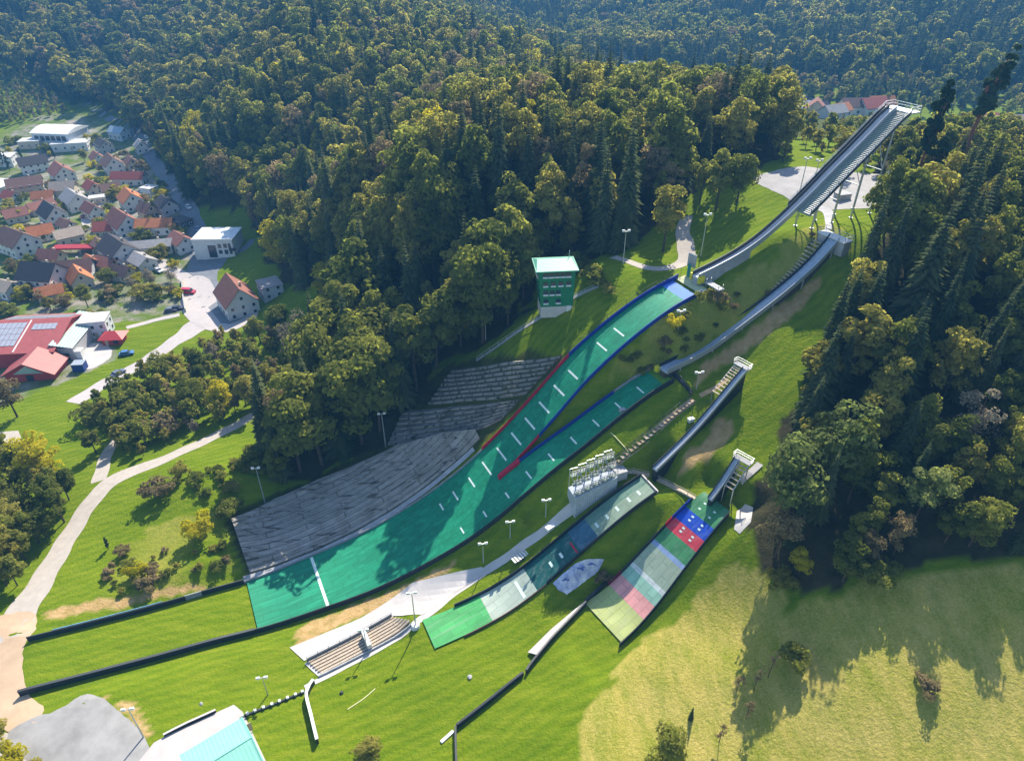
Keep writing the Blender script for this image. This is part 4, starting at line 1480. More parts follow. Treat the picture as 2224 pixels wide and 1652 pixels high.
# --- trees one can point to: kind, base (survey pixel), height, width factor, label
SINGLES = [
    ("pine_tree", 2068, 400, 32, .95, "tallest dark pine with a bare reddish trunk, standing clear of the trees at the right"),
    ("pine_tree", 1962, 470, 29, .6, "slim pale-crowned pine just right of the inrun's top platform"),
    ("pine_tree", 1935, 500, 17, .9, "pine with a bare lower trunk in front of the hilltop yard"),
    ("pine_tree", 1985, 490, 19, 1.0, "bare-trunked pine right of the hilltop yard"),
    ("spruce_tree", 1462, 395, 27, .8, "very tall dark spruce rising above the trees left of the hilltop yard"),
    ("spruce_tree", 1240, 440, 26, .8, "narrow dark spruce among olive trees above the green tower"),
    ("spruce_tree", 1862, 640, 24, .7, "narrow black-green spruce at the foot of the medium inrun's top platform"),
    ("spruce_tree", 1905, 660, 24, .9, "dark spruce right behind the medium inrun's top"),
    ("spruce_tree", 1960, 745, 29, 1.15, "large grey-brown spruce at the left edge of the right-hand grove"),
    ("spruce_tree", 1040, 600, 31, 1.15, "large dark conifer towering over the forest left of the green tower"),
    ("spruce_tree", 850, 740, 29, 1.0, "tall dark spruce above the concrete terraces"),
    ("spruce_tree", 915, 700, 26, .9, "dark spruce left of the tall conifer near the green tower"),
    ("spruce_tree", 692, 795, 12, .95, "small dark spruce beside the clearing path"),
    ("leafy_tree", 1555, 455, 15, 1.1, "round green tree left of the sunny bank under the large inrun"),
    ("leafy_tree", 1600, 440, 13, 1.1, "bright green tree at the lower left of the hilltop yard"),
    ("leafy_tree", 1520, 440, 12, 1.0, "dark green tree beside the forest path's upper end"),
    ("autumn_tree", 1440, 545, 18, .95, "round dark tree with a golden rim beside the forest path"),
    ("autumn_tree", 1818, 372, 12, 1.2, "olive-topped round tree behind the large inrun"),
    ("autumn_tree", 1700, 352, 14, 1.0, "dark olive tree behind the hilltop yard"),
    ("autumn_tree", 1185, 555, 9, 1.0, "round golden-rimmed tree behind the green tower's roof"),
    ("shrub", 1255, 590, 5, 1.2, "green bush right of the green tower"),
    ("shrub", 1285, 610, 4, 1.3, "light green bush on the path side of the green tower"),
    ("leafy_tree", 1110, 660, 11, 1.2, "pale green tree touching the green tower's left side"),
    ("leafy_tree", 1225, 560, 8, 1.0, "leafy tree directly behind the green tower"),
    ("pale_tree", 1690, 1140, 19, 1.05, "light green tree leaning out of the grove above the colourful slope"),
    ("pale_tree", 1790, 1060, 19, .9, "pale-topped tree in the grove beside the third inrun"),
    ("pale_tree", 1985, 1130, 13, 1.0, "sunlit buff tree in the middle of the dark grove"),
    ("bare_tree", 2090, 985, 14, 1.0, "grey-brown thinning tree in the right part of the grove"),
    ("yellow_tree", 1735, 1245, 6, 1.2, "small orange-yellow tree at the grove's lower edge"),
    ("leafy_tree", 1830, 1262, 9, 1.2, "dark bushy tree at the lower front of the grove"),
    ("leafy_tree", 1440, 1690, 13, .95, "dark young tree with a yellow-green top at the bottom of the dry meadow"),
    ("shrub", 1718, 1445, 4.6, .95, "round grey-green bush alone at the shadow's edge on the dry meadow"),
    ("olive_shrub", 1690, 1268, 3.4, 1.4, "olive bush at the left foot of the grove beside the orange-yellow tree"),
    ("shrub", 1900, 1262, 4.2, 1.5, "broad green bush at the grove's lower edge right of the dark bushy tree"),
    ("brown_shrub", 2010, 1500, 2.2, 1.5, "low brown bush on the meadow right of the round grey-green bush"),
    ("spruce_tree", 1500, 1560, 3.4, .9, "tiny dark spruce in the dry meadow"),
    ("yellow_tree", 108, 1060, 17, 1.1, "big tree with a yellow top left of the gravel track's fork"),
    ("leafy_tree", 70, 1045, 12, 1.1, "green tree hugging the left side of the big yellow-topped tree"),
    ("leafy_tree", 150, 1085, 10, 1.0, "green tree between the yellow-topped tree and the gravel track"),
    ("brown_tree", 38, 905, 13, 1.2, "dark brown round tree in front of the red factory building"),
    ("leafy_tree", 100, 1165, 9, 1.2, "leafy tree left of the straight gravel track, nearest the fork"),
    ("leafy_tree", 60, 1125, 9, 1.2, "light green tree at the left frame edge below the yellow-topped tree"),
    ("leafy_tree", 55, 1215, 9, 1.1, "dark leafy tree left of the straight gravel track, second down"),
    ("leafy_tree", 15, 1270, 9, 1.2, "dark leafy tree in the shade at the left frame edge"),
    ("leafy_tree", 10, 1190, 9, 1.1, "leafy tree cut by the left frame edge"),
    ("yellow_tree", 488, 905, 11.5, 1.15, "bright yellow tree between the country road and the gravel track"),
    ("autumn_tree", 550, 892, 11.5, 1.26, "olive tree right of the bright yellow one"),
    ("autumn_tree", 590, 860, 10.8, 1.26, "yellow-olive tree near the upper end of the gravel track"),
    ("leafy_tree", 430, 905, 11.5, 1.15, "dark green tree left of the bright yellow one"),
    ("autumn_tree", 395, 900, 8.1, 1.35, "low golden tree left of the dark green one by the track"),
    ("leafy_tree", 360, 845, 11.5, 1.15, "dark tree right beside the country road's bend"),
    ("autumn_tree", 395, 830, 10.1, 1.26, "olive tree between two dark ones by the country road"),
    ("leafy_tree", 445, 815, 10.8, 1.15, "dark tree above the yellow tree by the country road"),
    ("bare_tree", 470, 790, 8.1, 1.26, "grey leafless tree near the forecourt"),
    ("shrub", 312, 870, 6.8, 1.35, "green shrub below the country road"),
    ("shrub", 280, 905, 7.3, 1.35, "green shrub above the side track"),
    ("brown_shrub", 365, 940, 6.8, 1.26, "brown bush on the verge of the gravel track"),
    ("shrub", 300, 960, 6.8, 1.35, "dark shrub right of the side track"),
    ("shrub", 210, 915, 6.8, 1.35, "shrub at the country road's lower end"),
    ("leafy_tree", 210, 985, 8.1, 1.26, "leafy tree between side track and yellow-topped tree"),
    ("leafy_tree", 255, 955, 9.5, 1.15, "leafy tree behind the side track"),
    ("bare_tree", 655, 790, 17.6, 0.92, "grey-brown thinning tree beside the small dark spruce"),
    ("leafy_tree", 605, 735, 12.2, 1.15, "bright green tree below the red-roofed house"),
    ("leafy_tree", 566, 745, 9.5, 1.15, "small green tree in front of the forecourt's wall"),
    ("yellow_tree", 722, 668, 16.2, 1.03, "yellow-green tree at the forest's edge above the clearing"),
    ("autumn_tree", 930, 730, 17, .55, "slim golden tree between dark spruces"),
    ("leafy_tree", 765, 720, 14, 1.1, "bright leafy tree at the forest's lower edge"),
    ("leafy_tree", 640, 865, 10.8, 1.26, "green tree where the gravel track enters the woods"),
    ("leafy_tree", 612, 1050, 11, 1.0, "lone pale-leaved tree above the lowest concrete terrace"),
    ("shrub", 560, 1010, 4, 1.2, "green shrub beside the lone tree above the terrace"),
    ("brown_shrub", 345, 1078, 5.4, 1.2, "dark round bush throwing a long shadow below the gravel track"),
    ("olive_shrub", 392, 1040, 4, 1.1, "small golden bush beside the dark round bush"),
    ("yellow_shrub", 440, 1165, 6, 1.0, "bright yellow-green bush on the grass slope"),
    ("shrub", 500, 1120, 4.4, 1.2, "grey-green shrub right of the bright yellow-green bush"),
    ("yellow_shrub", 300, 1250, 3.6, 1.0, "small yellow bush above the outrun's far board"),
    ("brown_shrub", 270, 1205, 2.6, 1.1, "brown shrub on the middle of the grass slope"),
    ("brown_shrub", 320, 1280, 3, 1.2, "rusty shrub just above the outrun's far board"),
    ("column_tree", 236, 1192, 3.6, 1.3, "single dark columnar conifer on the grass slope"),
    ("yellow_shrub", 30, 1652, 3, 1.5, "yellow and orange hedge bush in the bottom left corner"),
    ("olive_shrub", -10, 1600, 3, 1.4, "dark bush left of the corner hedge"),
    ("olive_shrub", 80, 1690, 3, 1.5, "hedge bush cut by the bottom frame edge at the far left"),
    ("brown_shrub", 1310, 1262, 2.4, 1.2, "dark bush between the tarpaulin and the colourful slope"),
    ("yellow_shrub", 1465, 715, 3.4, .9, "yellow bush beside the medium inrun"),
    ("olive_shrub", 800, 1640, 3.2, 1.4, "brownish bush at the middle of the bottom frame edge"),
    ("brown_tree", 33, 600, 8, 1.0, "round brown garden tree at the left frame edge in town"),
    ("leafy_tree", 192, 668, 9.5, 1.15, "dark round tree behind the factory's pale house"),
    ("column_tree", 22, 372, 11, 1.1, "dark poplar at the town's far left, the right one of two"),
    ("column_tree", 12, 362, 12, 1.0, "dark poplar at the town's far left, the left one of two"),
    ("bare_tree", 330, 622, 8, 1.4, "wide grey leafless tree behind the red van"),
    ("bare_tree", 290, 630, 6, 1.3, "grey leafless tree left of the wider one behind the red van"),
    ("bare_tree", 372, 612, 6, 1.2, "grey leafless tree nearest the town street"),
    ("autumn_tree", 112, 675, 6, 1.2, "olive garden tree behind the factory roof"),
    ("olive_shrub", 140, 640, 4, 1.3, "olive hedge bush below the orange-roofed house"),
    ("autumn_tree", 185, 352, 8, 1.3, "olive tree in front of the white hall"),
    ("column_tree", 120, 345, 8, 1.3, "dark column-shaped tree left of the white hall's forecourt, the right one"),
    ("column_tree", 48, 345, 7, 1.3, "dark column-shaped tree left of the white hall's forecourt, the left one"),
    ("yellow_tree", 590, 205, 19, 1.15, "large round yellow-green tree glowing in the forest on the hill"),
    ("yellow_tree", 700, 365, 17, .9, "yellow-topped tree in the middle of the hillside forest"),
    ("yellow_tree", 838, 300, 17, .85, "golden tree in the upper middle of the forest"),
    ("yellow_tree", 745, 195, 18, .9, "yellow-green arch-shaped tree high in the forest"),
    ("yellow_tree", 1340, 330, 15, .8, "golden tree in the forest behind the hill path"),
    ("autumn_tree", 2180, 330, 13, 1.3, "golden olive tree at the right frame edge"),
    ("autumn_tree", 2090, 370, 12, 1.3, "golden olive tree under the tallest pine"),
]
EDGE = [(612, 1035, 20), (652, 1022, 24), (700, 1008, 27), (742, 985, 27), (786, 962, 28), (826, 935, 27), (872, 880, 27), (905, 848, 26), (948, 800, 25), (690, 960, 27), (760, 920, 28), (820, 880, 27)]
planted = []
for kind, px, py, h, wf, lab in SINGLES:
    p = P(px, py)
    plant(kind, p, h, lab, None, wf)
    planted.append((p[0], p[1], h * .2))

for i, (px, py, h) in enumerate(EDGE):
    p = P(px, py)
    kd = ("spruce_tree", "leafy_tree", "leafy_tree")[i % 3]
    plant(kd, p, h, {"spruce_tree": "tall dark spruce", "leafy_tree": "tall dark green tree"}[kd] + " in the row shading the lowest concrete terrace",
          {"spruce_tree": "spruces", "leafy_tree": "green trees"}[kd] + " shading the lowest terrace", 1.0)
    planted.append((p[0], p[1], 5.0))

# slim dead stems on the dry meadow
for i, (px, py, h) in enumerate([(1637, 1500, 7), (1668, 1470, 7), (1562, 1610, 5), (1620, 1560, 5), (1600, 1500, 4)]):
    p = P(px, py)
    r_ = np.random.default_rng(60 + i)
    ls_ = [limb([(0, 0, -.4), (r_.normal() * .1, r_.normal() * .1, h * .5), (r_.normal() * .25, r_.normal() * .25, h)], [.07, .05, .015], 5)]
    for k in range(9):
        z = h * (.3 + .65 * r_.random())
        a = r_.random() * 6.28
        l = .5 + .9 * r_.random()
        ls_.append(limb([(0, 0, z), (math.cos(a) * l * .5, math.sin(a) * l * .5, z + .3 * l), (math.cos(a) * l, math.sin(a) * l, z + .8 * l)], [.03, .02, .008], 4))
    v_, f_ = cat_limbs(ls_)
    root = thing("dead_sapling", p, ["dead sapling left of the round bush, the shorter of two close together", "tallest dead sapling, left of the round grey-green bush",
                                     "bare sapling beside the young tree at the bottom of the meadow", "bare sapling midway between round bush and young tree", "thin bare sapling right of the tiny dark spruce"][i], "sapling")
    mb = MB()
    mb.add(v_, [tuple(map(int, f)) for f in f_])
    mb.build("stem", M["trunk"], root, world=False)
    c = broadleaf(90 + i, h, .8, .15, 9, 14, .10)[0]
    cm = quads_mesh("twigs", c[0], c[1], c[2], np.ones(len(c[0])), c[3], [LM["brown"]], seed=i)
    co = bpy.data.objects.new("twigs", cm)
    co.parent = root
    COL.objects.link(co)

# --- the woods: jittered grid over the wooded ground, kinds in drifts
KEEP = [(px_, py_) for px_, py_ in []]
FREE = [PXY([(1130, 700), (1170, 640), (1290, 600), (1330, 575), (1480, 590), (1230, 760), (1040, 775)]),
        PXY([(1640, 385), (1680, 372), (1750, 362), (1830, 370), (1940, 390), (1950, 440), (1830, 456), (1720, 440)])]
DARKZ = PXY([(790, 560), (980, 420), (1110, 480), (1120, 700), (960, 800), (780, 880), (640, 930), (740, 760)])
zones = []


def scatter(poly, d, zone, hmin, hmax, mixf, seed, bounds=None):
    r = np.random.default_rng(seed)
    xs = [p[0] for p in poly]
    ys = [p[1] for p in poly]
    x0, x1, y0, y1 = bounds or (min(xs), max(xs), min(ys), max(ys))
    gx_, gy_ = np.meshgrid(np.arange(x0, x1, d), np.arange(y0, y1, d * .87))
    gx_ = gx_ + (np.arange(gx_.shape[0]) % 2)[:, None] * d / 2
    gx_ = (gx_ + r.uniform(-.42, .42, gx_.shape) * d).ravel()
    gy_ = (gy_ + r.uniform(-.42, .42, gy_.shape) * d).ravel()
    k = inpoly(gx_, gy_, poly)
    for fz in FREE:
        k &= ~inpoly(gx_, gy_, fz)
    gx_, gy_ = gx_[k], gy_[k]
    z = hz(gx_, gy_)
    px, py, dep = project(np.stack([gx_, gy_, z], -1))
    px2, py2, _ = project(np.stack([gx_, gy_, z + 24], -1))
    k = (dep > 20) & (px > -260) & (px < 2484) & (py2 < 1800) & (py > -120)
    for i in np.nonzero(k)[0]:
        if any((gx_[i] - a) ** 2 + (gy_[i] - b) ** 2 < c * c for a, b, c in planted):
            continue
        kind = mixf(gx_[i], gy_[i], r)
        h = r.uniform(hmin, hmax)
        if kind == "spruce_tree":
            h *= r.uniform(1.1, 1.4)
        if zone == "hillside" and inpoly(np.array([gx_[i]]), np.array([gy_[i]]), DARKZ)[0]:
            h *= 1.3
        if zone == "grove":
            h *= float(np.interp(gy_[i], [55, 72, 80, 90, 108, 125, 148, 158, 330], [.34, .40, .55, .75, .9, 1.0, .9, .58, .6]))
        zones.append((kind, gx_[i], gy_[i], float(z[i]), h, zone, h / dep[i] * (1.0 if -40 < px[i] < 2264 else .2), r.uniform(.72, 1.1) * (1.25 if zone in ("ridge", "valley") else 1)))


def pick(r, ws):
    ks = list(ws)
    return ks[int(np.searchsorted(np.cumsum([ws[k] for k in ks]) / sum(ws.values()), r.random()))]


def mix_main(x, y, r):
    a = float(vnoise(x, y, 34, 8)) + .4 * float(vnoise(x, y, 11, 9))
    if inpoly(np.array([x]), np.array([y]), DARKZ)[0]:
        return pick(r, {"spruce_tree": 4, "leafy_tree": 5, "autumn_tree": 2})
    if a > .45:
        return pick(r, {"spruce_tree": 6, "leafy_tree": 2, "autumn_tree": 2, "brown_tree": 1})
    if a < -.35:
        return pick(r, {"spruce_tree": .7, "leafy_tree": 4, "autumn_tree": 5, "brown_tree": 1.6, "yellow_tree": .5})
    return pick(r, {"spruce_tree": 4.2, "leafy_tree": 4, "autumn_tree": 4, "brown_tree": 1.0, "yellow_tree": .25})


def mix_far(x, y, r):
    a = float(vnoise(x, y, 70, 12)) + .4 * float(vnoise(x, y, 20, 13))
    if a > -.05:
        return pick(r, {"spruce_tree": 8, "leafy_tree": 1.5, "autumn_tree": 1.0})
    return pick(r, {"spruce_tree": 3, "leafy_tree": 4, "autumn_tree": 4, "brown_tree": .6})


def mix_grove(x, y, r):
    if y > 150:
        return pick(r, {"spruce_tree": .5, "leafy_tree": 5, "autumn_tree": 4})
    if y > 100:
        return pick(r, {"spruce_tree": 6, "leafy_tree": 4, "autumn_tree": 3})
    return pick(r, {"spruce_tree": 3.5, "leafy_tree": 4.5, "autumn_tree": 1.4, "brown_tree": 1.2})


NEARW = [p for p in FOREST]
scatter(FOREST, 6.2, "hillside", 13, 25, mix_main, 1, (-430, 190, 130, 420))
scatter(FOREST, 9.6, "ridge", 13, 28, mix_main, 2, (-760, 190, 420, 1060))
scatter(FOREST_FAR, 10.0, "valley", 17, 26, mix_far, 3, (-30, 900, 320, 1330))
scatter(GROVE, 5.4, "grove", 15, 22, mix_grove, 4, (30, 330, 20, 330))
STRIP = PXY([(190, 905), (300, 835), (370, 790), (470, 735), (560, 742), (640, 735), (690, 800), (640, 845), (560, 890), (450, 940), (350, 985), (275, 1010), (245, 985), (250, 950)])
scatter(STRIP, 5.0, "strip", 4.5, 10, lambda x, y, r: pick(r, {"leafy_tree": 4, "autumn_tree": 4, "brown_tree": 1, "bare_tree": 1}), 9)
LEFTW = PXY([(-60, 960), (40, 1000), (150, 1080), (160, 1110), (100, 1200), (60, 1270), (0, 1340), (-60, 1340)])
scatter(LEFTW, 5.0, "leftw", 8, 14, lambda x, y, r: pick(r, {"leafy_tree": 5, "autumn_tree": 1.6}), 10)
# brush on the banks
def brush(poly, d, label, group, hmin, hmax, seed, kinds):
    r = np.random.default_rng(seed)
    xs, ys = [p[0] for p in poly], [p[1] for p in poly]
    for x in np.arange(min(xs), max(xs), d):
        for y in np.arange(min(ys), max(ys), d):
            a, b = x + r.uniform(-.5, .5) * d, y + r.uniform(-.5, .5) * d
            if not inpoly(np.array([a]), np.array([b]), poly)[0] or r.random() < .25:
                continue
            k = kinds[int(r.integers(len(kinds)))]
            w_ = {"shrub": "green", "olive_shrub": "olive", "brown_shrub": "brown", "yellow_shrub": "yellowish"}[k]
            plant(k, (a, b, float(hz(a, b))), r.uniform(hmin, hmax), w_ + " " + label, w_ + " " + group, r.uniform(.9, 1.6))


brush(PXY([(1560, 635), (1650, 625), (1560, 715), (1480, 765), (1400, 812), (1310, 835), (1355, 770), (1445, 695), (1510, 655)]), 2.0, "low bush on the bank between large slope and medium inrun", "bushes between large slope and medium inrun", .8, 2.4, 41, ["shrub", "shrub", "olive_shrub", "brown_shrub"])
brush(PXY([(230, 1235), (330, 1190), (430, 1190), (515, 1190), (525, 1240), (350, 1285), (200, 1305)]), 2.8, "small bush on the rough bank above the outrun's far board", "small bushes above the outrun's far board", .8, 2.2, 42, ["brown_shrub", "olive_shrub", "shrub"])
brush(PXY([(420, 1050), (560, 965), (630, 945), (585, 1040), (520, 1110), (440, 1110)]), 2.8, "small bush on the slope below the wood's lower corner", "small bushes below the wood's lower corner", .9, 2.6, 43, ["shrub", "shrub", "olive_shrub"])
brush(PXY([(1640, 620), (1720, 545), (1780, 500), (1800, 520), (1700, 610), (1620, 680)]), 3.4, "low bush on the rough bank above the medium inrun", "low bushes above the medium inrun", .6, 1.5, 44, ["olive_shrub", "shrub", "brown_shrub"])
brush(PXY([(1290, 600), (1335, 585), (1330, 640), (1290, 640)]), 2.6, "bush right of the green tower's stair", "bushes right of the green tower", 1.2, 3.0, 45, ["shrub", "olive_shrub"])
# the low woods at the far end of the town
LOWW = [(-500, 470), (-430, 430), (-330, 470), (-305, 500), (-352, 560), (-440, 600), (-640, 630), (-700, 520)]
scatter(LOWW, 5.0, "town_end", 4, 8, lambda x, y, r: pick(r, {"leafy_tree": 3, "autumn_tree": 4, "brown_tree": 1.5, "bare_tree": 1}), 5)
# valley floor trees
VAL = [(110, 420), (140, 395), (160, 410), (158, 440), (178, 500), (160, 540), (90, 600), (30, 780), (-10, 800), (20, 640), (70, 520)]
scatter(VAL, 9, "valley_floor", 8, 14, lambda x, y, r: pick(r, {"leafy_tree": 4, "autumn_tree": 4, "spruce_tree": 1}), 6)
VAL2 = [(200, 470), (215, 430), (250, 400), (330, 380), (330, 430), (235, 500)]
scatter(VAL2, 12, "valley_floor", 8, 13, lambda x, y, r: pick(r, {"leafy_tree": 4, "autumn_tree": 4, "spruce_tree": 1}), 7)

VAL4 = [(-30, 650), (60, 610), (110, 640), (80, 760), (10, 900), (-60, 1000), (-95, 830)]
scatter(VAL4, 9, "valley", 14, 22, mix_far, 17)
VAL5 = [(165, 500), (200, 450), (260, 425), (340, 430), (330, 500), (235, 512), (160, 548)]
scatter(VAL5, 8.5, "valley", 9, 15, mix_far, 18)
HTOP = PXY([(1650, 360), (1720, 348), (1800, 355), (1900, 372), (1990, 380)]) + [(128, 225), (100, 245), (92, 232)]
scatter(HTOP, 7.5, "hilltop", 4, 8, lambda x, y, r: pick(r, {"leafy_tree": 3, "autumn_tree": 4}), 15)
VAL3 = [(100, 245), (150, 255), (220, 330), (180, 345), (150, 345), (100, 320)]
scatter(VAL3, 11, "valley_floor", 5, 9, lambda x, y, r: pick(r, {"leafy_tree": 4, "autumn_tree": 4, "spruce_tree": 1}), 16)
ZL = {"hilltop": "right behind the hilltop yard", "hillside": "in the mixed forest on the slope above the town street", "ridge": "in the hazy upper forest on the ridge", "valley": "on the bluish far hillside beyond the valley",
      "grove": "in the dense grove on the right", "town_end": "in the low woods at the far end of town", "strip": "in the brushy strip between country road and gravel track", "leftw": "in the shady copse left of the gravel track", "valley_floor": "on the valley floor behind the hilltop yard"}
KL = {"spruce_tree": "dark pointed spruce", "leafy_tree": "green leafy tree", "autumn_tree": "olive-gold autumn tree", "brown_tree": "brownish tree", "yellow_tree": "yellow-leaved tree", "bare_tree": "grey thinning tree"}
PL = {"spruce_tree": "spruces", "leafy_tree": "green leafy trees", "autumn_tree": "olive-gold autumn trees", "brown_tree": "brownish trees", "yellow_tree": "yellow-leaved trees", "bare_tree": "grey thinning trees"}
rest = {}
single_count = {}
for s_ in SINGLES:
    single_count[s_[0]] = single_count.get(s_[0], 0) + 1
for kind in KL:
    lst = sorted([z_ for z_ in zones if z_[0] == kind], key=lambda q: -q[6])
    nmax = 296 - single_count.get(kind, 0)
    for q in lst[:nmax]:
        _, x, y, z, h, zn, vis, wf = q
        plant(kind, (x, y, z - .3), h, KL[kind] + " " + ZL[zn], PL[kind] + " " + ZL[zn], wf, near=vis > .062)
    rest[kind] = lst[nmax:]


def stuff_trees(name, kind, lst, label):
    """the woods past the nearest few hundred of a kind read as one mass"""
    me_ = bpy.data.meshes.new(name)
    n = len(lst)
    me_.vertices.add(n)
    me_.vertices.foreach_set("co", np.array([(q[1], q[2], q[3] - .3) for q in lst], np.float32).ravel())
    nv = len(WHOLE[kind])
    a = me_.attributes.new("var", "INT", "POINT")
    a.data.foreach_set("value", np.array([i % nv for i in range(n)], np.int32))
    a = me_.attributes.new("rz", "FLOAT", "POINT")
    a.data.foreach_set("value", rng.uniform(0, 6.28, n).astype(np.float32))
    a = me_.attributes.new("sxy", "FLOAT", "POINT")
    a.data.foreach_set("value", np.array([q[4] / 20 * q[7] for q in lst], np.float32))
    a = me_.attributes.new("sz", "FLOAT", "POINT")
    a.data.foreach_set("value", np.array([q[4] / 20 for q in lst], np.float32))
    me_.update()
    o = bpy.data.objects.new(name, me_)
    COL.objects.link(o)
    setp(o, kind="stuff")
    gn_instances(o, [next(ob for ob in bpy.data.objects if ob.data == wm) for wm in WHOLE[kind]])
    return o


def gn_instances(o, sources):
    g = bpy.data.node_groups.new("scatter", "GeometryNodeTree")
    g.interface.new_socket("Geometry", in_out="INPUT", socket_type="NodeSocketGeometry")
    g.interface.new_socket("Geometry", in_out="OUTPUT", socket_type="NodeSocketGeometry")
    N, L = g.nodes.new, g.links.new
    gi, go = N("NodeGroupInput"), N("NodeGroupOutput")
    jn = N("GeometryNodeJoinGeometry")

    def attr(nm, ty):
        x = N("GeometryNodeInputNamedAttribute")
        x.data_type = ty
        x.inputs["Name"].default_value = nm
        return x.outputs["Attribute"]
    rot = N("ShaderNodeCombineXYZ")
    L(attr("rz", "FLOAT"), rot.inputs[2])
    scl = N("ShaderNodeCombineXYZ")
    sx = attr("sxy", "FLOAT")
    L(sx, scl.inputs[0])
    L(sx, scl.inputs[1])
    L(attr("sz", "FLOAT"), scl.inputs[2])
    va = attr("var", "INT")
    for i, s in enumerate(sources):
        oi = N("GeometryNodeObjectInfo")
        oi.inputs["Object"].default_value = s
        oi.inputs["As Instance"].default_value = True
        cm = N("FunctionNodeCompare")
        cm.data_type = "INT"
        cm.operation = "EQUAL"
        L(va, cm.inputs[2])
        cm.inputs[3].default_value = i
        ip = N("GeometryNodeInstanceOnPoints")
        L(gi.outputs[0], ip.inputs["Points"])
        L(cm.outputs[0], ip.inputs["Selection"])
        L(oi.outputs["Geometry"], ip.inputs["Instance"])
        L(rot.outputs[0], ip.inputs["Rotation"])
        L(scl.outputs[0], ip.inputs["Scale"])
        L(ip.outputs[0], jn.inputs[0])
    L(jn.outputs[0], go.inputs[0])
    md = o.modifiers.new("scatter", "NODES")
    md.node_group = g


used = {o.data.name for o in bpy.data.objects if o.type == "MESH"}
for kind, lst in rest.items():
    if not lst:
        continue
    for i, wm in enumerate(WHOLE[kind]):        # make sure every far shape stands somewhere as a tree of its own
        if not any(ob.data == wm for ob in bpy.data.objects if ob.type == "MESH") and lst:
            _, x, y, z, h, zn, vis, wf = lst.pop(0)
            plant(kind, (x, y, z - .3), h, KL[kind] + " " + ZL[zn], PL[kind] + " " + ZL[zn], wf, near=False, var=i)
    if lst:
        stuff_trees({"spruce_tree": "spruce_forest", "leafy_tree": "leafy_forest", "autumn_tree": "autumn_forest", "brown_tree": "brown_forest", "yellow_tree": "yellow_forest", "bare_tree": "bare_forest"}[kind], kind, lst, "")
print("TREES", len(zones), {k: len(v) for k, v in rest.items()})

# ------------------------------------------------------------------ stands, tower, masts and other built things by the hills
def terrace(name, label, inner, outer, rows, cols, m, rise=.0, lift=.25, cat_="terrace"):
    """stepped concrete between two plan polylines"""
    def along(pl, t):
        d = np.r_[0, np.cumsum([np.linalg.norm(np.subtract(b, a)) for a, b in zip(pl[:-1], pl[1:])])]
        d = d / d[-1]
        return np.array([np.interp(t, d, [p[0] for p in pl]), np.interp(t, d, [p[1] for p in pl])])
    mb = MB()
    grid_ = []
    for r in range(rows):
        for e in (r / rows, (r + 1) / rows):
            row = []
            for c in range(cols + 1):
                i_, o_ = along(inner, c / cols), along(outer, c / cols)
                q = i_ + (o_ - i_) * e
                k = i_ + (o_ - i_) * ((r + .5) / rows)
                row.append((q[0], q[1], float(hz(k[0], k[1])) + lift + rise * r))
            grid_.append(row)
    first = [(p[0], p[1], p[2] - 1.5) for p in grid_[0]]
    last = [(p[0], p[1], p[2] - 1.5) for p in grid_[-1]]
    rws = [first] + grid_ + [last]
    mb.grid(rws)
    for side in (0, -1):           # end walls
        top = [g[side] for g in grid_]
        for a, b in zip(top[:-1], top[1:]):
            mb.add([a, b, (b[0], b[1], b[2] - 1.5), (a[0], a[1], a[2] - 1.5)], [(0, 1, 2, 3) if side else (3, 2, 1, 0)])
    o = mb.build(name, m)
    return setp(o, label, cat_)


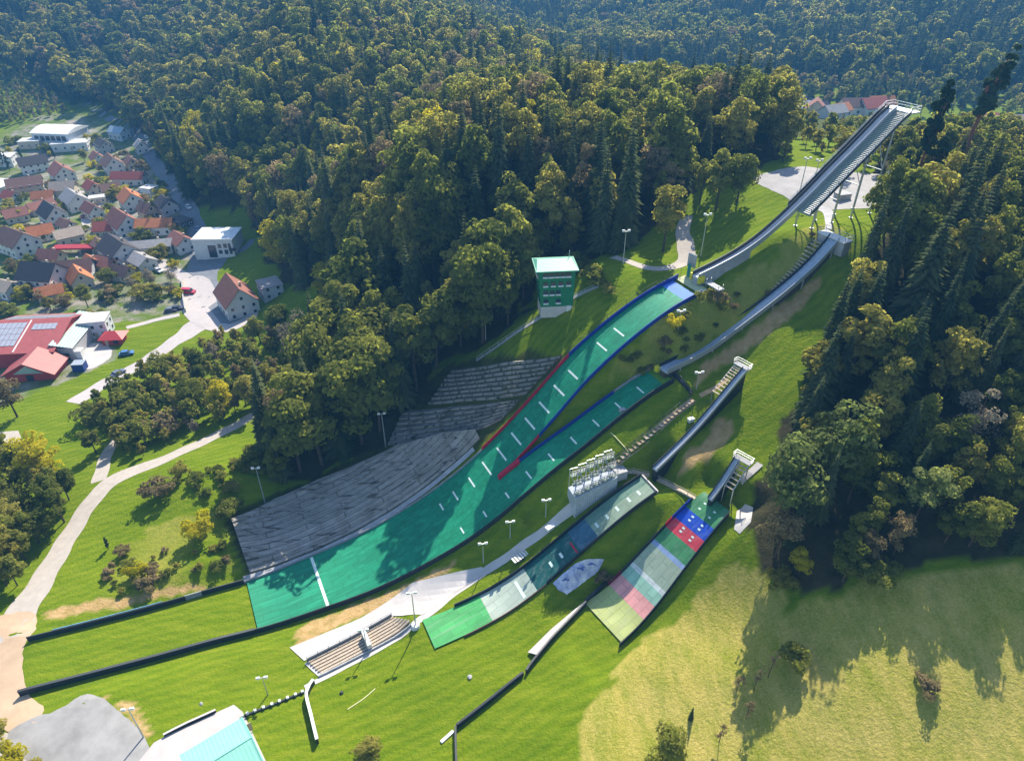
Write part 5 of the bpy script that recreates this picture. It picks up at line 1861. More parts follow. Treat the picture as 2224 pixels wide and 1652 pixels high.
def terrace_mat(name, c1, c2, ang, moss=(.05, .07, .03), row=1.55):
    m = mat(name, c1, .95, .3, .35, .3, 4, col2=c2, detail=9, stretch=None)
    nt = m.node_tree
    b = nt.nodes["Principled BSDF"]
    src = b.inputs["Base Color"].links[0].from_socket
    tc = nt.nodes.new("ShaderNodeTexCoord")
    mp = nt.nodes.new("ShaderNodeMapping")
    mp.inputs["Rotation"].default_value = (0, 0, ang)
    mp.inputs["Scale"].default_value = (.18, 1.6, 1)
    nt.links.new(tc.outputs["Object"], mp.inputs["Vector"])
    n = nt.nodes.new("ShaderNodeTexNoise")
    n.inputs["Scale"].default_value = .8
    n.inputs["Detail"].default_value = 8
    nt.links.new(mp.outputs[0], n.inputs["Vector"])
    r = nt.nodes.new("ShaderNodeValToRGB")
    r.color_ramp.elements[0].position = .58
    r.color_ramp.elements[0].color = (0, 0, 0, 1)
    r.color_ramp.elements[1].position = .66
    r.color_ramp.elements[1].color = (1, 1, 1, 1)
    nt.links.new(n.outputs["Fac"], r.inputs[0])
    mx = nt.nodes.new("ShaderNodeMix")
    mx.data_type = "RGBA"
    nt.links.new(r.outputs[0], mx.inputs[0])
    nt.links.new(src, mx.inputs[6])
    mx.inputs[7].default_value = moss + (1,)
    bk = nt.nodes.new("ShaderNodeTexBrick")
    bk.inputs["Scale"].default_value = 1.0
    bk.inputs["Brick Width"].default_value = 17.0
    bk.inputs["Row Height"].default_value = row
    bk.inputs["Mortar Size"].default_value = .13
    bk.inputs["Color1"].default_value = (1, 1, 1, 1)
    bk.inputs["Color2"].default_value = (.78, .78, .78, 1)
    bk.inputs["Mortar"].default_value = (.28, .27, .26, 1)
    mq = nt.nodes.new("ShaderNodeMapping")
    mq.inputs["Rotation"].default_value = (0, 0, ang)
    nt.links.new(tc.outputs["Object"], mq.inputs["Vector"])
    nt.links.new(mq.outputs[0], bk.inputs["Vector"])
    mu = nt.nodes.new("ShaderNodeMix")
    mu.data_type = "RGBA"
    mu.blend_type = "MULTIPLY"
    mu.inputs[0].default_value = .75
    nt.links.new(mx.outputs[2], mu.inputs[6])
    nt.links.new(bk.outputs["Color"], mu.inputs[7])
    nt.links.new(mu.outputs[2], b.inputs["Base Color"])
    return m


tmA = terrace_mat("terrace_lower", (.44, .41, .37), (.24, .22, .19), -math.atan2(AX[1], AX[0]), (.13, .115, .10))
tmB = terrace_mat("terrace_upper", (.34, .325, .315), (.16, .15, .14), 0.0)
inner = [xy(s, 8.6) for s in (-101.5, -92, -82, -72, -62, -54, -48)]
outer = [xy(s, o) for s, o in ((-102.4, 22), (-93, 25.5), (-82, 26), (-72, 25), (-63, 23), (-54, 16.5), (-48.5, 10))]
terrace("spectator_terrace", "lowest and largest grey concrete terrace, in tree shade beside the landing slope", inner, outer, 11, 40, tmA, .19)
terrace("spectator_terrace", "middle concrete terrace between the large low one and the top one", PXY([(842, 966), (955, 956), (1050, 930), (1088, 912)]), PXY([(876, 890), (970, 882), (1050, 876), (1130, 866)]), 7, 22, tmB)
terrace("spectator_terrace", "topmost concrete terrace below the green tower's grass bank", PXY([(930, 878), (1000, 872), (1070, 868), (1142, 856)]), PXY([(985, 800), (1060, 792), (1140, 780), (1226, 768)]), 8, 24, tmB)
setp(ribbon([xy(s, 7.6) for s in (-103, -95, -85, -75, -65, -57, -50)], 1.3, .14).build("service_gutter", M["concrete"]), kind="structure")

# green judges' tower
tb = P(1205, 668)
tg = mat("tower_green", (.015, .175, .085), .6, .12, 1.2)
tmint = mat("mint_roof", (.12, .36, .25), .5, .06, 1.5)
tw = thing("judges_tower", tb, "green four-storey judges' tower with mint roof and rows of pale windows", "tower", rz=.10)
tw.scale = (.85, .85, .85)


def lb(parent, name, boxes, m, **kw):
    mb = MB()
    for b in boxes:
        mb.box(*b)
    return mb.build(name, m, parent, world=False, **kw)


lb(tw, "base", [((0, 0, .4), (8.6, 6.4, 3.2))], M["concrete_pale"])
for k in range(4):
    z = 2 + 2.7 * k
    ov = .35 * k
    lb(tw, "storey", [((-.15 * k, -ov / 2, z + 1.35), (8.7 + .3 * k, 6.2 + ov, 2.694))], tg)
    nwin = (2, 3, 4, 5)[k]
    for j in range(nwin):
        x = -3.0 + j * (6.0 / max(1, nwin - 1)) * (.55 if k < 2 else 1) - .15 * k
        wb = lb(tw, "window", [((x, -3.1 - ov - .06, z + 1.75), (1.25, .16, .95))], M["glass"])
        lb(wb, "sill", [((x, -3.1 - ov - .22, z + 1.05), (1.35, .44, .34))], M["white"])
    for y in (-1.4, 1.2):
        lb(tw, "window", [((-4.35 - .3 * k - .04, y, z + 1.6), (.12, 1.2, 1.0))], M["glass"])
lb(tw, "balcony", [((-4.9, -1.0, 10.9), (1.3, 4.8, .9)), ], M["concrete_pale"])
mb = MB()
mb.box((-.5, -.7, 13.05), (11.2, 8.8, .3))
mb.add([(-5.9, -4.9, 13.2), (4.9, -4.9, 13.2), (4.9, 3.5, 13.2), (-5.9, 3.5, 13.2), (-5.0, 1.0, 14.0), (4.2, 1.0, 14.0)],
       [(0, 1, 5, 4), (2, 3, 4, 5), (1, 2, 5), (3, 0, 4)])
mb.build("roof", tmint, tw, world=False)
lb(tw, "door", [((3.2, -3.3, 1.1), (1.1, .3, 2.2))], M["white"])
lb(tw, "roof_mast", [((3.6, 1.6, 14.6), (.14, .14, 2.4))], M["rail"])
# its stair and long hand-rail down the bank
pl = [P(*q) for q in [(1035, 783), (1100, 738), (1165, 695), (1230, 655), (1300, 622)]]
hr = thing("bank_stair", pl[2], "thin pale stair with handrail running up the bank below the green tower", "stair")
ribbon([p[:2] for p in pl], .9, .12, 1.0, 1).build("steps", M["concrete"], hr)
rail_fence([tuple(p) for p in resample(pl, 2.0)], 1.0, (1.0,), .05, 1).build("handrail", M["rail"], hr)

# grey coaches' stand with railing grids
ca, cb_ = P(1240, 1102), P(1332, 1038)
dv = (cb_ - ca)[:2]
L_ = float(np.linalg.norm(dv))
rz_ = math.atan2(dv[1], dv[0])
cs = thing("coaches_stand", ca, "grey corrugated stand topped by tiers of pale railing frames beside the landing slopes", "stand", rz=rz_)
corr = mat("corrugated_grey", (.42, .46, .52), .5, .15, 1, metal=.2)
mb = MB()
rise = float(cb_[2] - ca[2])
n = 40
top_z = lambda x: 3.9 + rise * .55 * x / L_
secs = []
for i in range(n + 1):
    x = L_ * i / n
    yy = -.05 if i % 2 else .05
    secs.append([(x, -1.7 + yy, rise * x / L_ - 1.5), (x, 1.7 + yy, rise * x / L_ - 1.5), (x, 1.7 + yy, top_z(x)), (x, -1.7 + yy, top_z(x))])
mb.loft(secs)
mb.build("wall", corr, cs, world=False)
for k in range(5):
    f0, f1 = k / 5, (k + 1) / 5
    xm = L_ * (f0 + f1) / 2
    zt = top_z(xm) + .2
    for t in range(3):
        y0_, zz = -1.5 + 1.0 * t, zt + 1.55 * t
        lb(cs, "deck", [((xm, y0_ + .5, zz), (L_ / 5 - .02, .8, .1))], M["grating"])
        g = MB()
        for x in np.linspace(L_ * f0 + .05, L_ * f1 - .05, 4):
            g.box((x, y0_, zz + .8), (.09, .09, 1.5))
        for h in (.55, 1.05, 1.5):
            g.box((xm, y0_ + .002, zz + h), (L_ / 5 - .1, .09, .09))
        g.build("railing", M["concrete_pale"], cs, world=False)
    g = MB()
    for x in (L_ * f0 + .05, L_ * f1 - .05):
        g.box((x, 1.5, zt + 2.2), (.1, .1, 4.4))
        g.bar((x, -1.5, zt + 1.5), (x, 1.5, zt + 4.4), .08)
    g.box((xm, 1.5, zt + 4.4), (L_ / 5 - .1, .1, .1))
    g.build("frame", M["steel"], cs, world=False)
lb(cs, "stair_box", [((L_ + 1.2, .3, rise + 1.0), (2.4, 3.0, 2.0))], M["concrete"])


# light masts
def mast(px, py, h, label, arms=2, grp=None, base=False):
    p = P(px, py)
    o = thing("light_mast", p, label, "light mast", grp, .15)
    MB().tube((0, 0, -.5), (0, 0, h), .11 + .006 * h, .07, 8).build("pole", M["steel"], o, world=False)
    MB().box((0, 0, h), (1.7, .12, .12)).build("crossarm", M["steel"], o, world=False)
    for k in range(arms):
        x = -.65 + 1.3 * k / max(1, arms - 1)
        MB().box((x, -.12, h + .22), (.62, .3, .46), 0, tilt=.0).build("floodlight", M["white"], o, world=False)
    if base:
        MB().tube((0, 0, -.4), (0, 0, .7), .9, .75, 12).build("base_block", M["white"], o, world=False)


for a_ in [(1055, 738, 7.5, "light mast at the forest's edge left of the bank stair"), (838, 970, 10, "light mast above the middle of the concrete terraces"),
           (577, 1095, 11, "tall leaning light mast above the lowest terrace's outer corner"), (1353, 573, 8, "light mast beside the curved path near the large take-off"),
           (1522, 556, 10, "light mast right of the forest path near the large take-off"), (798, 1412, 6, "light mast standing among the bench rows of the lower stand"),
           (582, 1508, 5, "light mast on the grass above the white block wall"), (312, 1600, 8, "light mast at the car park's right edge"),
           (1185, 1122, 4.5, "light mast on the grass below the coaches' stand"), (1108, 1168, 4.5, "light mast midway along the grass strip under the dark board"),
           (1050, 1222, 5.5, "light mast at the upper tip of the lower stand's pale slab"), (1472, 722, 5, "light mast between the large slope and the medium inrun"),
           (1512, 845, 4, "light mast right of the medium take-off"), (645, 615, 7, "light mast at the dark forest's foot right of the red-roofed house"),
           (1735, 425, 9, "dark tall post in the hilltop yard, the left of two"), (1762, 420, 8, "dark tall post in the hilltop yard, the right of two")]:
    mast(*a_)
mast(903, 1360, 9.5, "light mast on a round white base at the corner of the lower stand", 2, None, True)

# lower stand: pale slab and bench grid
setp(drape(PXY([(1046, 1231), (895, 1266), (784, 1342), (629, 1406), (661, 1435), (851, 1337), (918, 1335), (988, 1287), (1058, 1240)]), .12, 1.2).build("viewing_slab", M["concrete_pale"]), kind="structure")
qa, qb, qc, qd = [P(*q) for q in [(668, 1437), (851, 1340), (893, 1350), (700, 1466)]]
gs = thing("bench_stand", (qa + qc) / 2, "low terraced stand of weathered bench rows below the pale concrete slab", "stand")
for r in range(6):
    f = (r + .5) / 6
    a_, b_ = qa + (qd - qa) * f, qb + (qc - qb) * f
    n_ = 16
    pts_ = [a_ + (b_ - a_) * k / n_ for k in range(n_ + 1)]
    pts_ = [(p[0], p[1], float(hz(p[0], p[1])) + .1) for p in pts_]
    strip(pts_, .42, .42).build("bench", M["wood"], gs)
bp = [tuple(p) for p in resample([qa, qb], 2.0)]
bp = [(p[0], p[1], float(hz(p[0], p[1]))) for p in bp]
strip(bp, .3, .8).build("shadow_strip", M["steel_dark"], gs)  # dark strip standing in for the shadow line along the benches' upper edge
rail_fence(bp, 1.5, (1.1, 1.5), .045, 1).build("railing", M["rail"], gs)
fp = [(p[0], p[1], float(hz(p[0], p[1]))) for p in resample([P(692, 1470), P(800, 1416), P(900, 1352)], 2.0)]
strip(fp, .25, .5).build("front_kerb", M["concrete"], gs)
ep = [(p[0], p[1], float(hz(p[0], p[1]))) for p in resample([qa, qd], 1.2)]
strip(ep, 1.2, .16).build("end_steps", M["concrete_pale"], gs)
MB().box((*P(798, 1398)[:2], P(798, 1398)[2] + 1.0), (.8, 3.6, 2.0), .5).build("centre_stair", M["steel"], gs)

# white block wall, retaining wall, terrace and pavilion at the bottom
ws = [P(*q) for q in [(527, 1556), (600, 1528), (668, 1500)]]
wl = thing("block_wall", ws[1], "row of small white blocks along a low dark wall above the pavilion", "wall")
wp = resample(ws, .55)
strip([(p[0], p[1], float(hz(p[0], p[1])) - .2) for p in wp], .3, .55).build("plinth", M["board_dark"], wl)
for p in wp[::2]:
    MB().box((p[0], p[1], float(hz(p[0], p[1])) + .5), (.42, .42, .36), .4).build("block", M["white"], wl)
rp = [(p[0], p[1], float(hz(p[0], p[1]))) for p in resample([P(683, 1484), P(668, 1512), P(678, 1560), P(691, 1614)], 1.0)]
rw = thing("retaining_wall", rp[len(rp) // 2], "short dark retaining wall with a white cap, running towards the camera", "wall")
strip([(p[0], p[1], p[2] - 1) for p in rp], .35, 2.3).build("wall", M["board_dark"], rw)
strip([(p[0], p[1], p[2] + 1.3) for p in rp], .5, .14).build("cap", M["white"], rw)
setp(drape(PXY([(296, 1660), (335, 1612), (357, 1600), (470, 1547), (508, 1530), (527, 1545), (600, 1700), (300, 1720)]), .1, 1.5).build("pavilion_terrace", M["paving"]), kind="structure")
tp_ = [(p[0], p[1], float(hz(p[0], p[1])) - .1) for p in resample([P(357, 1599), P(410, 1572), P(470, 1545)], 1.5)]
tl = thing("terrace_wall", tp_[1], "low dark wall along the pavilion terrace's grass side", "wall")
strip(tp_, .25, .75).build("wall", M["board_dark"], tl)
strip(tp_, .34, .83, .75).build("cap", M["concrete_pale"], tl)
zg = float(P(470, 1640)[2])
e1, e2 = atz(525, 1557, zg + 3.1), atz(391, 1638, zg + 3.1)
u_ = (e2 - e1)[:2]
Lr = float(np.linalg.norm(u_))
rzv = math.atan2(u_[1], u_[0])
pv_ = thing("pavilion", (*((e1 + e2)[:2] / 2), zg), "low pavilion with a wide mint-green metal roof, cut by the bottom frame edge", "building", rz=rzv)
sgn = 1.0
D_ = 11.0
mint = mat("mint_metal", (.24, .55, .43), .45, .06, .5)
mb = MB()
hx, y0, y1 = Lr / 2, 0.0, D_
mb.add([(-hx, y0, 3.1), (hx, y0, 3.1), (hx, y1, 3.1), (-hx, y1, 3.1), (-hx, y0 + 5.2, 4.7), (hx, y0 + 5.2, 4.7),
        (-hx, y0, 2.9), (hx, y0, 2.9), (hx, y1, 2.9), (-hx, y1, 2.9)],
       [(0, 1, 5, 4), (2, 3, 4, 5), (1, 2, 5), (3, 0, 4), (6, 7, 1, 0), (7, 8, 2, 1), (8, 9, 3, 2), (9, 6, 0, 3), (9, 8, 7, 6)])
rf_ = mb.build("roof", mint, pv_, world=False)
sm = MB()
for k in range(int(Lr / .6)):
    x = -hx + .3 + .6 * k
    sm.bar((x, y0 + .02, 3.12), (x, y0 + 5.15, 4.69), .05, .05)
    sm.bar((x, y1 - .02, 3.12), (x, y0 + 5.25, 4.69), .05, .05)
for s_ in (-1, 1):
    sm.bar((s_ * hx, y0, 3.1), (s_ * hx, y0 + 5.2, 4.7), .2, .16)
    sm.bar((s_ * hx, y1, 3.1), (s_ * hx, y0 + 5.2, 4.7), .2, .16)
sm.bar((-hx, y0 + 5.2, 4.72), (hx, y0 + 5.2, 4.72), .25, .1)
sm.build("ridge_seams", mat("mint_seam", (.20, .48, .40), .5), rf_, world=False)
lb(pv_, "wall", [((0, D_ / 2, 1.2), (Lr - 2, D_ - 2, 3.4))], M["concrete_pale"])
for x in (-3.5, -1.2, 1.2, 3.5):
    lb(pv_, "window", [((x, .98, 1.6), (1.3, .12, 1.3))], M["glass"])
lb(pv_, "door", [((-5.2, .98, 1.1), (1.0, .12, 2.1))], M["wood"])

# dark board and pale lean-to sheets that carry on from the colourful slope
bpt = [(p[0], p[1], float(hz(p[0], p[1])) - .3) for p in resample([P(1330, 1258), P(1302, 1281), P(1270, 1311)], 1.2)]
b1 = thing("slope_barrier", bpt[2], "thick dark barrier leading on from the colourful slope's left board", "barrier")
strip(bpt, .4, 1.3).build("panel", M["board_dark"], b1)
strip(bpt, .55, .1, 1.0).build("cap", M["rail"], b1) if False else None
bpt = [(p[0], p[1], float(hz(p[0], p[1])) - .3) for p in resample([P(1272, 1313), P(1210, 1378), P(1158, 1440), P(1143, 1462)], 1.2)]
b2 = thing("slope_barrier", bpt[4], "dark barrier with a pale sloping sheet roof along its upper side", "barrier")
strip(bpt, .35, 1.45).build("panel", M["board_dark"], b2)
sh = MB()
r0, r1_, r2_ = [], [], []
for i, p in enumerate(bpt[:-3]):
    d_ = np.array(bpt[i + 1])[:2] - np.array(p)[:2]
    d_ /= np.linalg.norm(d_)
    nn_ = np.array([d_[1], -d_[0]])
    q = np.array(p)[:2] + nn_ * (.5 + 1.5 * min(1, i / 10))
    r0.append((p[0], p[1], p[2] + 1.5))
    r1_.append((q[0], q[1], float(hz(q[0], q[1])) + .45))
sh.grid([r0, r1_])
sh.grid([[(a[0], a[1], a[2] - .08) for a in r1_], [(a[0], a[1], a[2] - .08) for a in r0]])
sh.build("sheet_roof", M["concrete_pale"], b2)
bpt = [(p[0], p[1], float(hz(p[0], p[1])) - .3) for p in resample([P(1136, 1466), P(1075, 1515), P(992, 1580)], 1.2)]
b3 = thing("slope_barrier", bpt[3], "lower dark rubber barrier across the grass, below the sheet-roofed one", "barrier")
strip(bpt, .35, 1.4).build("panel", M["board_dark"], b3)
bpt = [(p[0], p[1], float(hz(p[0], p[1])) - .3) for p in resample([P(990, 1583), P(990, 1610), P(992, 1668)], 1.2)]
b4 = thing("slope_barrier", bpt[1], "dark barrier end running straight down to the bottom frame edge", "barrier")
strip(bpt, .3, 1.4).build("panel", M["board_dark"], b4)
bpt = [(p[0], p[1], float(hz(p[0], p[1])) - .1) for p in resample([P(985, 1588), P(958, 1612)], 1.0)]
setp(strip(bpt, .5, .4).build("white_kerb", M["white"]), "short white kerb at the lower barrier's corner", "kerb")

M["stair_tan"] = mat("stair_tan", (.33, .25, .17), .9, .2, 2)
M["stair_pale"] = mat("stair_pale", (.40, .33, .26), .9, .2, 2)
# stair track up the bank, top walkway beams
stp = [P(*q) for q in [(1322, 1020), (1400, 955), (1455, 908), (1505, 870)]]
sk = thing("stair_track", stp[1], "tan concrete stair climbing the grass between the medium slope and the slim inrun", "stair")
sp_ = resample(stp, .9)
ribbon([p[:2] for p in stp], 1.15, .08, .9, 1).build("flight", M["stair_tan"], sk)
for a_, b_ in zip(sp_[:-1], sp_[1:]):
    z = float(hz(*((a_ + b_)[:2] / 2))) + .12
    d_ = (b_ - a_)[:2]
    MB().box((*((a_ + b_)[:2] / 2), z), (1.0, .9, .2), math.atan2(d_[1], d_[0])).build("step", M["stair_tan"] if random.random() < .7 else M["stair_pale"], sk)
rail_fence([(p[0] - .5, p[1] + .6, float(hz(p[0], p[1]))) for p in sp_[::2]], 1.0, (1.0,), .05, 1).build("handrail", M["steel_dark"], sk)
for nm, lab, pts_ in (("footbridge", "narrow pale footbridge from the slim inrun to the colourful slope's top", [(1424, 1040), (1460, 1058), (1510, 1085)]),
                      ("footbridge", "narrow pale footbridge between the tan stair and the small slope's top", [(1330, 1030), (1375, 1026), (1410, 1034)]),
                      ("footbridge", "dark short footbridge right of the medium take-off", [(1462, 812), (1485, 836), (1503, 856)])):
    pp_ = [P(*q) for q in pts_]
    fb = thing(nm, pp_[1], lab, "footbridge")
    q_ = [(p[0], p[1], float(hz(p[0], p[1])) + .05) for p in resample(pp_, 1.0)]
    strip(q_, .8, .3).build("deck", M["wood"] if "pale" in lab else M["board_dark"], fb)
    rail_fence(q_, 1.1, (.7, 1.1), .04, 2).build("railing", M["wood"] if "pale" in lab else M["steel_dark"], fb)

# tarpaulin
tpol = PXY([(1200, 1268), (1222, 1248), (1248, 1226), (1290, 1216), (1312, 1215), (1300, 1240), (1262, 1270), (1232, 1292), (1212, 1283)])
mb = drape(tpol, .2, .5)
mb.v = [(x, y, z + .22 * abs(float(vnoise(x, y, 1.1, 21))) + .15 * float(vnoise(x, y, .5, 22))) for x, y, z in mb.v]
tar = mat("tarpaulin", (.68, .70, .76), .5, .1, .7, .3, 5, col2=(.20, .25, .46))
nt_ = tar.node_tree
setp(mb.build("tarpaulin", tar), "crumpled white and blue sheet lying on the grass between the two small slopes", "tarpaulin")
for x_, y_, s_ in ((1262, 1238, 1.5), (1285, 1228, 1.3), (1228, 1262, 1.2)):
    p = P(x_, y_)
    mb = MB()
    k_ = 9
    for i in range(k_):
        a0, a1 = 6.283 * i / k_, 6.283 * (i + 1) / k_
        ra, rb = s_ * (.5 + .35 * math.sin(3 * a0 + x_)), s_ * (.5 + .35 * math.sin(3 * a1 + x_))
        mb.add([(p[0], p[1], p[2] + .78), (p[0] + ra * math.cos(a0), p[1] + .6 * ra * math.sin(a0), p[2] + .5), (p[0] + rb * math.cos(a1), p[1] + .6 * rb * math.sin(a1), p[2] + .5)], [(0, 1, 2)])
    setp(mb.build("blue_foil", mat("blue_foil", (.08, .12, .34), .4)), {1262: "dark blue foil heap in the middle of the white sheet", 1285: "blue foil heap on the upper end of the white sheet", 1228: "blue foil heap on the lower end of the white sheet"}[x_], "foil")

# small things on the slopes
def crate(name, px, py, size, m, label, cat_, rz=.4, lid=None):
    p = P(px, py)
    o = thing(name, p, label, cat_, None, rz)
    lb(o, "body", [((0, 0, size[2] / 2 - .1), size)], m)
    lb(o, "lid", [((0, 0, size[2] - .04), (size[0] * 1.08, size[1] * 1.08, .1))], lid or m)
    return o


crate("equipment_box", 1500, 914, (1.2, .8, .7), M["white"], "small white box on the bank between tan stair and slim inrun", "box")
crate("equipment_box", 1198, 1145, (2.6, 1.0, .6), M["white"], "long white box beside the walkway below the coaches' stand", "box", .7)
crate("equipment_box", 1352, 893, (1.3, .9, .6), M["concrete"], "grey box on the right edge of the medium landing slope", "box")
crate("start_hut", 1945, 392, (4.2, 3.2, 2.6), M["white"], "small white hut at the right of the hilltop yard", "hut", .2, M["concrete"])
crate("equipment_box", 1800, 412, (2.4, 1.8, 1.6), M["white"], "white box under the large inrun in the hilltop yard", "box", .5)
crate("equipment_box", 1828, 432, (3.2, 2.4, 1.5), M["concrete"], "grey block beside the columns of the large inrun", "box", .3)
o = thing("slatted_steps", P(1130, 1212), "short flight of white slatted steps beside the walkway", "steps", None, .6)
for k in range(6):
    lb(o, "slat", [((-1.5 + .6 * k, 0, .25 + .12 * k), (.42, 1.4, .16))], M["white"])
lb(o, "side_beam", [((0, -.75, .3), (3.7, .1, .3))], M["steel_dark"])
for px, py, r_, lab in ((1021, 1470, .45, "pale boulder alone on the mown grass"), (437, 1528, .3, "pale stone on the grass below the outrun's near board"), (742, 1505, .4, "small dark stone on the grass right of the retaining wall")):
    p = P(px, py)
    bm = bmesh.new()
    bmesh.ops.create_icosphere(bm, subdivisions=2, radius=r_)
    for v in bm.verts:
        v.co *= 1 + .25 * float(vnoise(v.co.x + px, v.co.y + v.co.z * 2, .5, 3))
        v.co.z *= .7
    me_ = bpy.data.meshes.new("boulder")
    bm.to_mesh(me_)
    bm.free()
    me_.materials.append(M["concrete"] if "pale" in lab else M["board_dark"])
    ob_ = bpy.data.objects.new("boulder", me_)
    ob_.location = (p[0], p[1], p[2] + .1)
    COL.objects.link(ob_)
    setp(ob_, lab, "rock")
setp(drape(PXY([(1594, 1150), (1600, 1110), (1618, 1095), (1636, 1102), (1630, 1135), (1606, 1160)]), .12, .8).build("concrete_pad", M["concrete_pale"]), kind="structure")
setp(ribbon([P(*q)[:2] for q in [(1608, 1048), (1630, 1028), (1650, 1008)]], 1.3, .25).build("gangway", M["concrete_pale"]), "pale sloping gangway right of the shortest inrun's stair", "gangway")
for k, (x0, y0_, x1, y1_, lab) in enumerate([(1326, 940, 1368, 990, "thin pale hose lying down the bank right of the medium slope"), (755, 1540, 815, 1495, "thin pale hose lying across the lower grass")]):
    q_ = [(p[0], p[1], float(hz(p[0], p[1])) + .06) for p in resample([P(x0, y0_), P((x0 + x1) / 2 + 4, (y0_ + y1_) / 2), P(x1, y1_)], .8)]
    mb = MB()
    for a_, b_ in zip(q_[:-1], q_[1:]):
        mb.bar(a_, b_, .12)
    setp(mb.build("hose", mat("hose%d" % k, (.62, .60, .32), .6)), lab, "hose")
# ------------------------------------------------------------------ town in the valley
WALLM = {k: mat("render_" + k, c, .85, .07, .6) for k, c in {"white": (.60, .60, .59), "cream": (.52, .46, .35), "grey": (.42, .42, .43), "blue": (.55, .60, .66), "red": (.36, .05, .05), "dark": (.10, .10, .11), "ochre": (.55, .40, .22)}.items()}
ROOFM = {k: mat("tiles_" + k, c, .8, .22, 1.1, .25, 5) for k, c in {"brown": (.17, .095, .075), "red": (.34, .085, .06), "orange": (.42, .15, .06), "dark": (.055, .05, .055), "beige": (.36, .29, .23), "grey": (.30, .29, .29), "pale": (.5, .5, .5), "rust": (.24, .10, .075), "blue": (.30, .38, .45)}.items()}


def house(px, py, L, W, hw, hr, dirpx, wall, roof, label, name="house", cat_="house", dormer=False, chim=True, nw=3, flat=False, floors=None, door=True):
    p = P(px, py)
    q = P(px + dirpx[0], py + dirpx[1])
    d = (q - p)[:2]
    rz = math.atan2(d[1], d[0])
    o = thing(name, p, label, cat_, None, rz)
    lx, ly = L / 2, W / 2
    mb = MB()
    if flat:
        mb.box((0, 0, hw / 2 - 1), (L, W, hw + 2))
    else:
        b = [(-lx, -ly, -2), (lx, -ly, -2), (lx, ly, -2), (-lx, ly, -2), (-lx, -ly, hw), (lx, -ly, hw), (lx, ly, hw), (-lx, ly, hw), (-lx, 0, hw + hr), (lx, 0, hw + hr)]
        mb.add(b, [(3, 2, 1, 0), (0, 1, 5, 4), (2, 3, 7, 6), (1, 2, 6, 9, 5), (3, 0, 4, 8, 7)])
    mb.build("wall", WALLM[wall], o, world=False)
    mb = MB()
    ov, th = .6, .22
    if flat:
        mb.box((0, 0, hw + .14), (L + .5, W + .5, .28))
    else:
        s = hr / ly
        for sg in (-1, 1):
            e = (ly + ov) * sg
            ze = hw - ov * s + .05
            top = [(-lx - ov, e, ze), (lx + ov, e, ze), (lx + ov, 0, hw + hr + .05), (-lx - ov, 0, hw + hr + .05)]
            bot = [(a, b_, c + th) for a, b_, c in top]
            fs = [(3, 2, 1, 0), (4, 5, 6, 7), (0, 1, 5, 4), (1, 2, 6, 5), (2, 3, 7, 6), (3, 0, 4, 7)]
            if sg > 0:
                fs = [f[::-1] for f in fs]
            mb.add(top + bot, fs)
    r = mb.build("roof", ROOFM[roof], o, world=False)
    if chim and not flat:
        lb(r, "chimney", [((lx * .35, ly * .3, hw + hr * .9), (.7, .7, 1.8))], WALLM["cream"])
    fl = floors or (2 if hw > 4.4 else 1)
    nfa = max(1, int(W / 3.2))
    for f in range(fl):
        z = .9 + 2.7 * f + .7
        for sg in (-1, 1):
            for k in range(nw):
                x = -lx + L * (k + .5) / nw
                wf = lb(o, "window", [((x, sg * (ly + .02), z), (1.25, .12, 1.45))], M["white"])
                lb(wf, "pane", [((x, sg * (ly + .06), z), (1.0, .12, 1.2))], M["glass"])
            for k in range(nfa):
                y = -ly + W * (k + .5) / nfa
                wf = lb(o, "window", [((sg * (lx + .02), y, z), (.12, 1.25, 1.45))], M["white"])
                lb(wf, "pane", [((sg * (lx + .06), y, z), (.12, 1.0, 1.2))], M["glass"])
    if not flat:
        for sg in (-1, 1):
            lb(o, "attic_window", [((sg * (lx + .03), 0, hw + hr * .35), (.14, .9, 1.1))], M["glass"])
    if door:
        lb(o, "door", [((lx * .1, -ly - .05, 1.05), (1.1, .16, 2.1))], M["wood"])
    return o


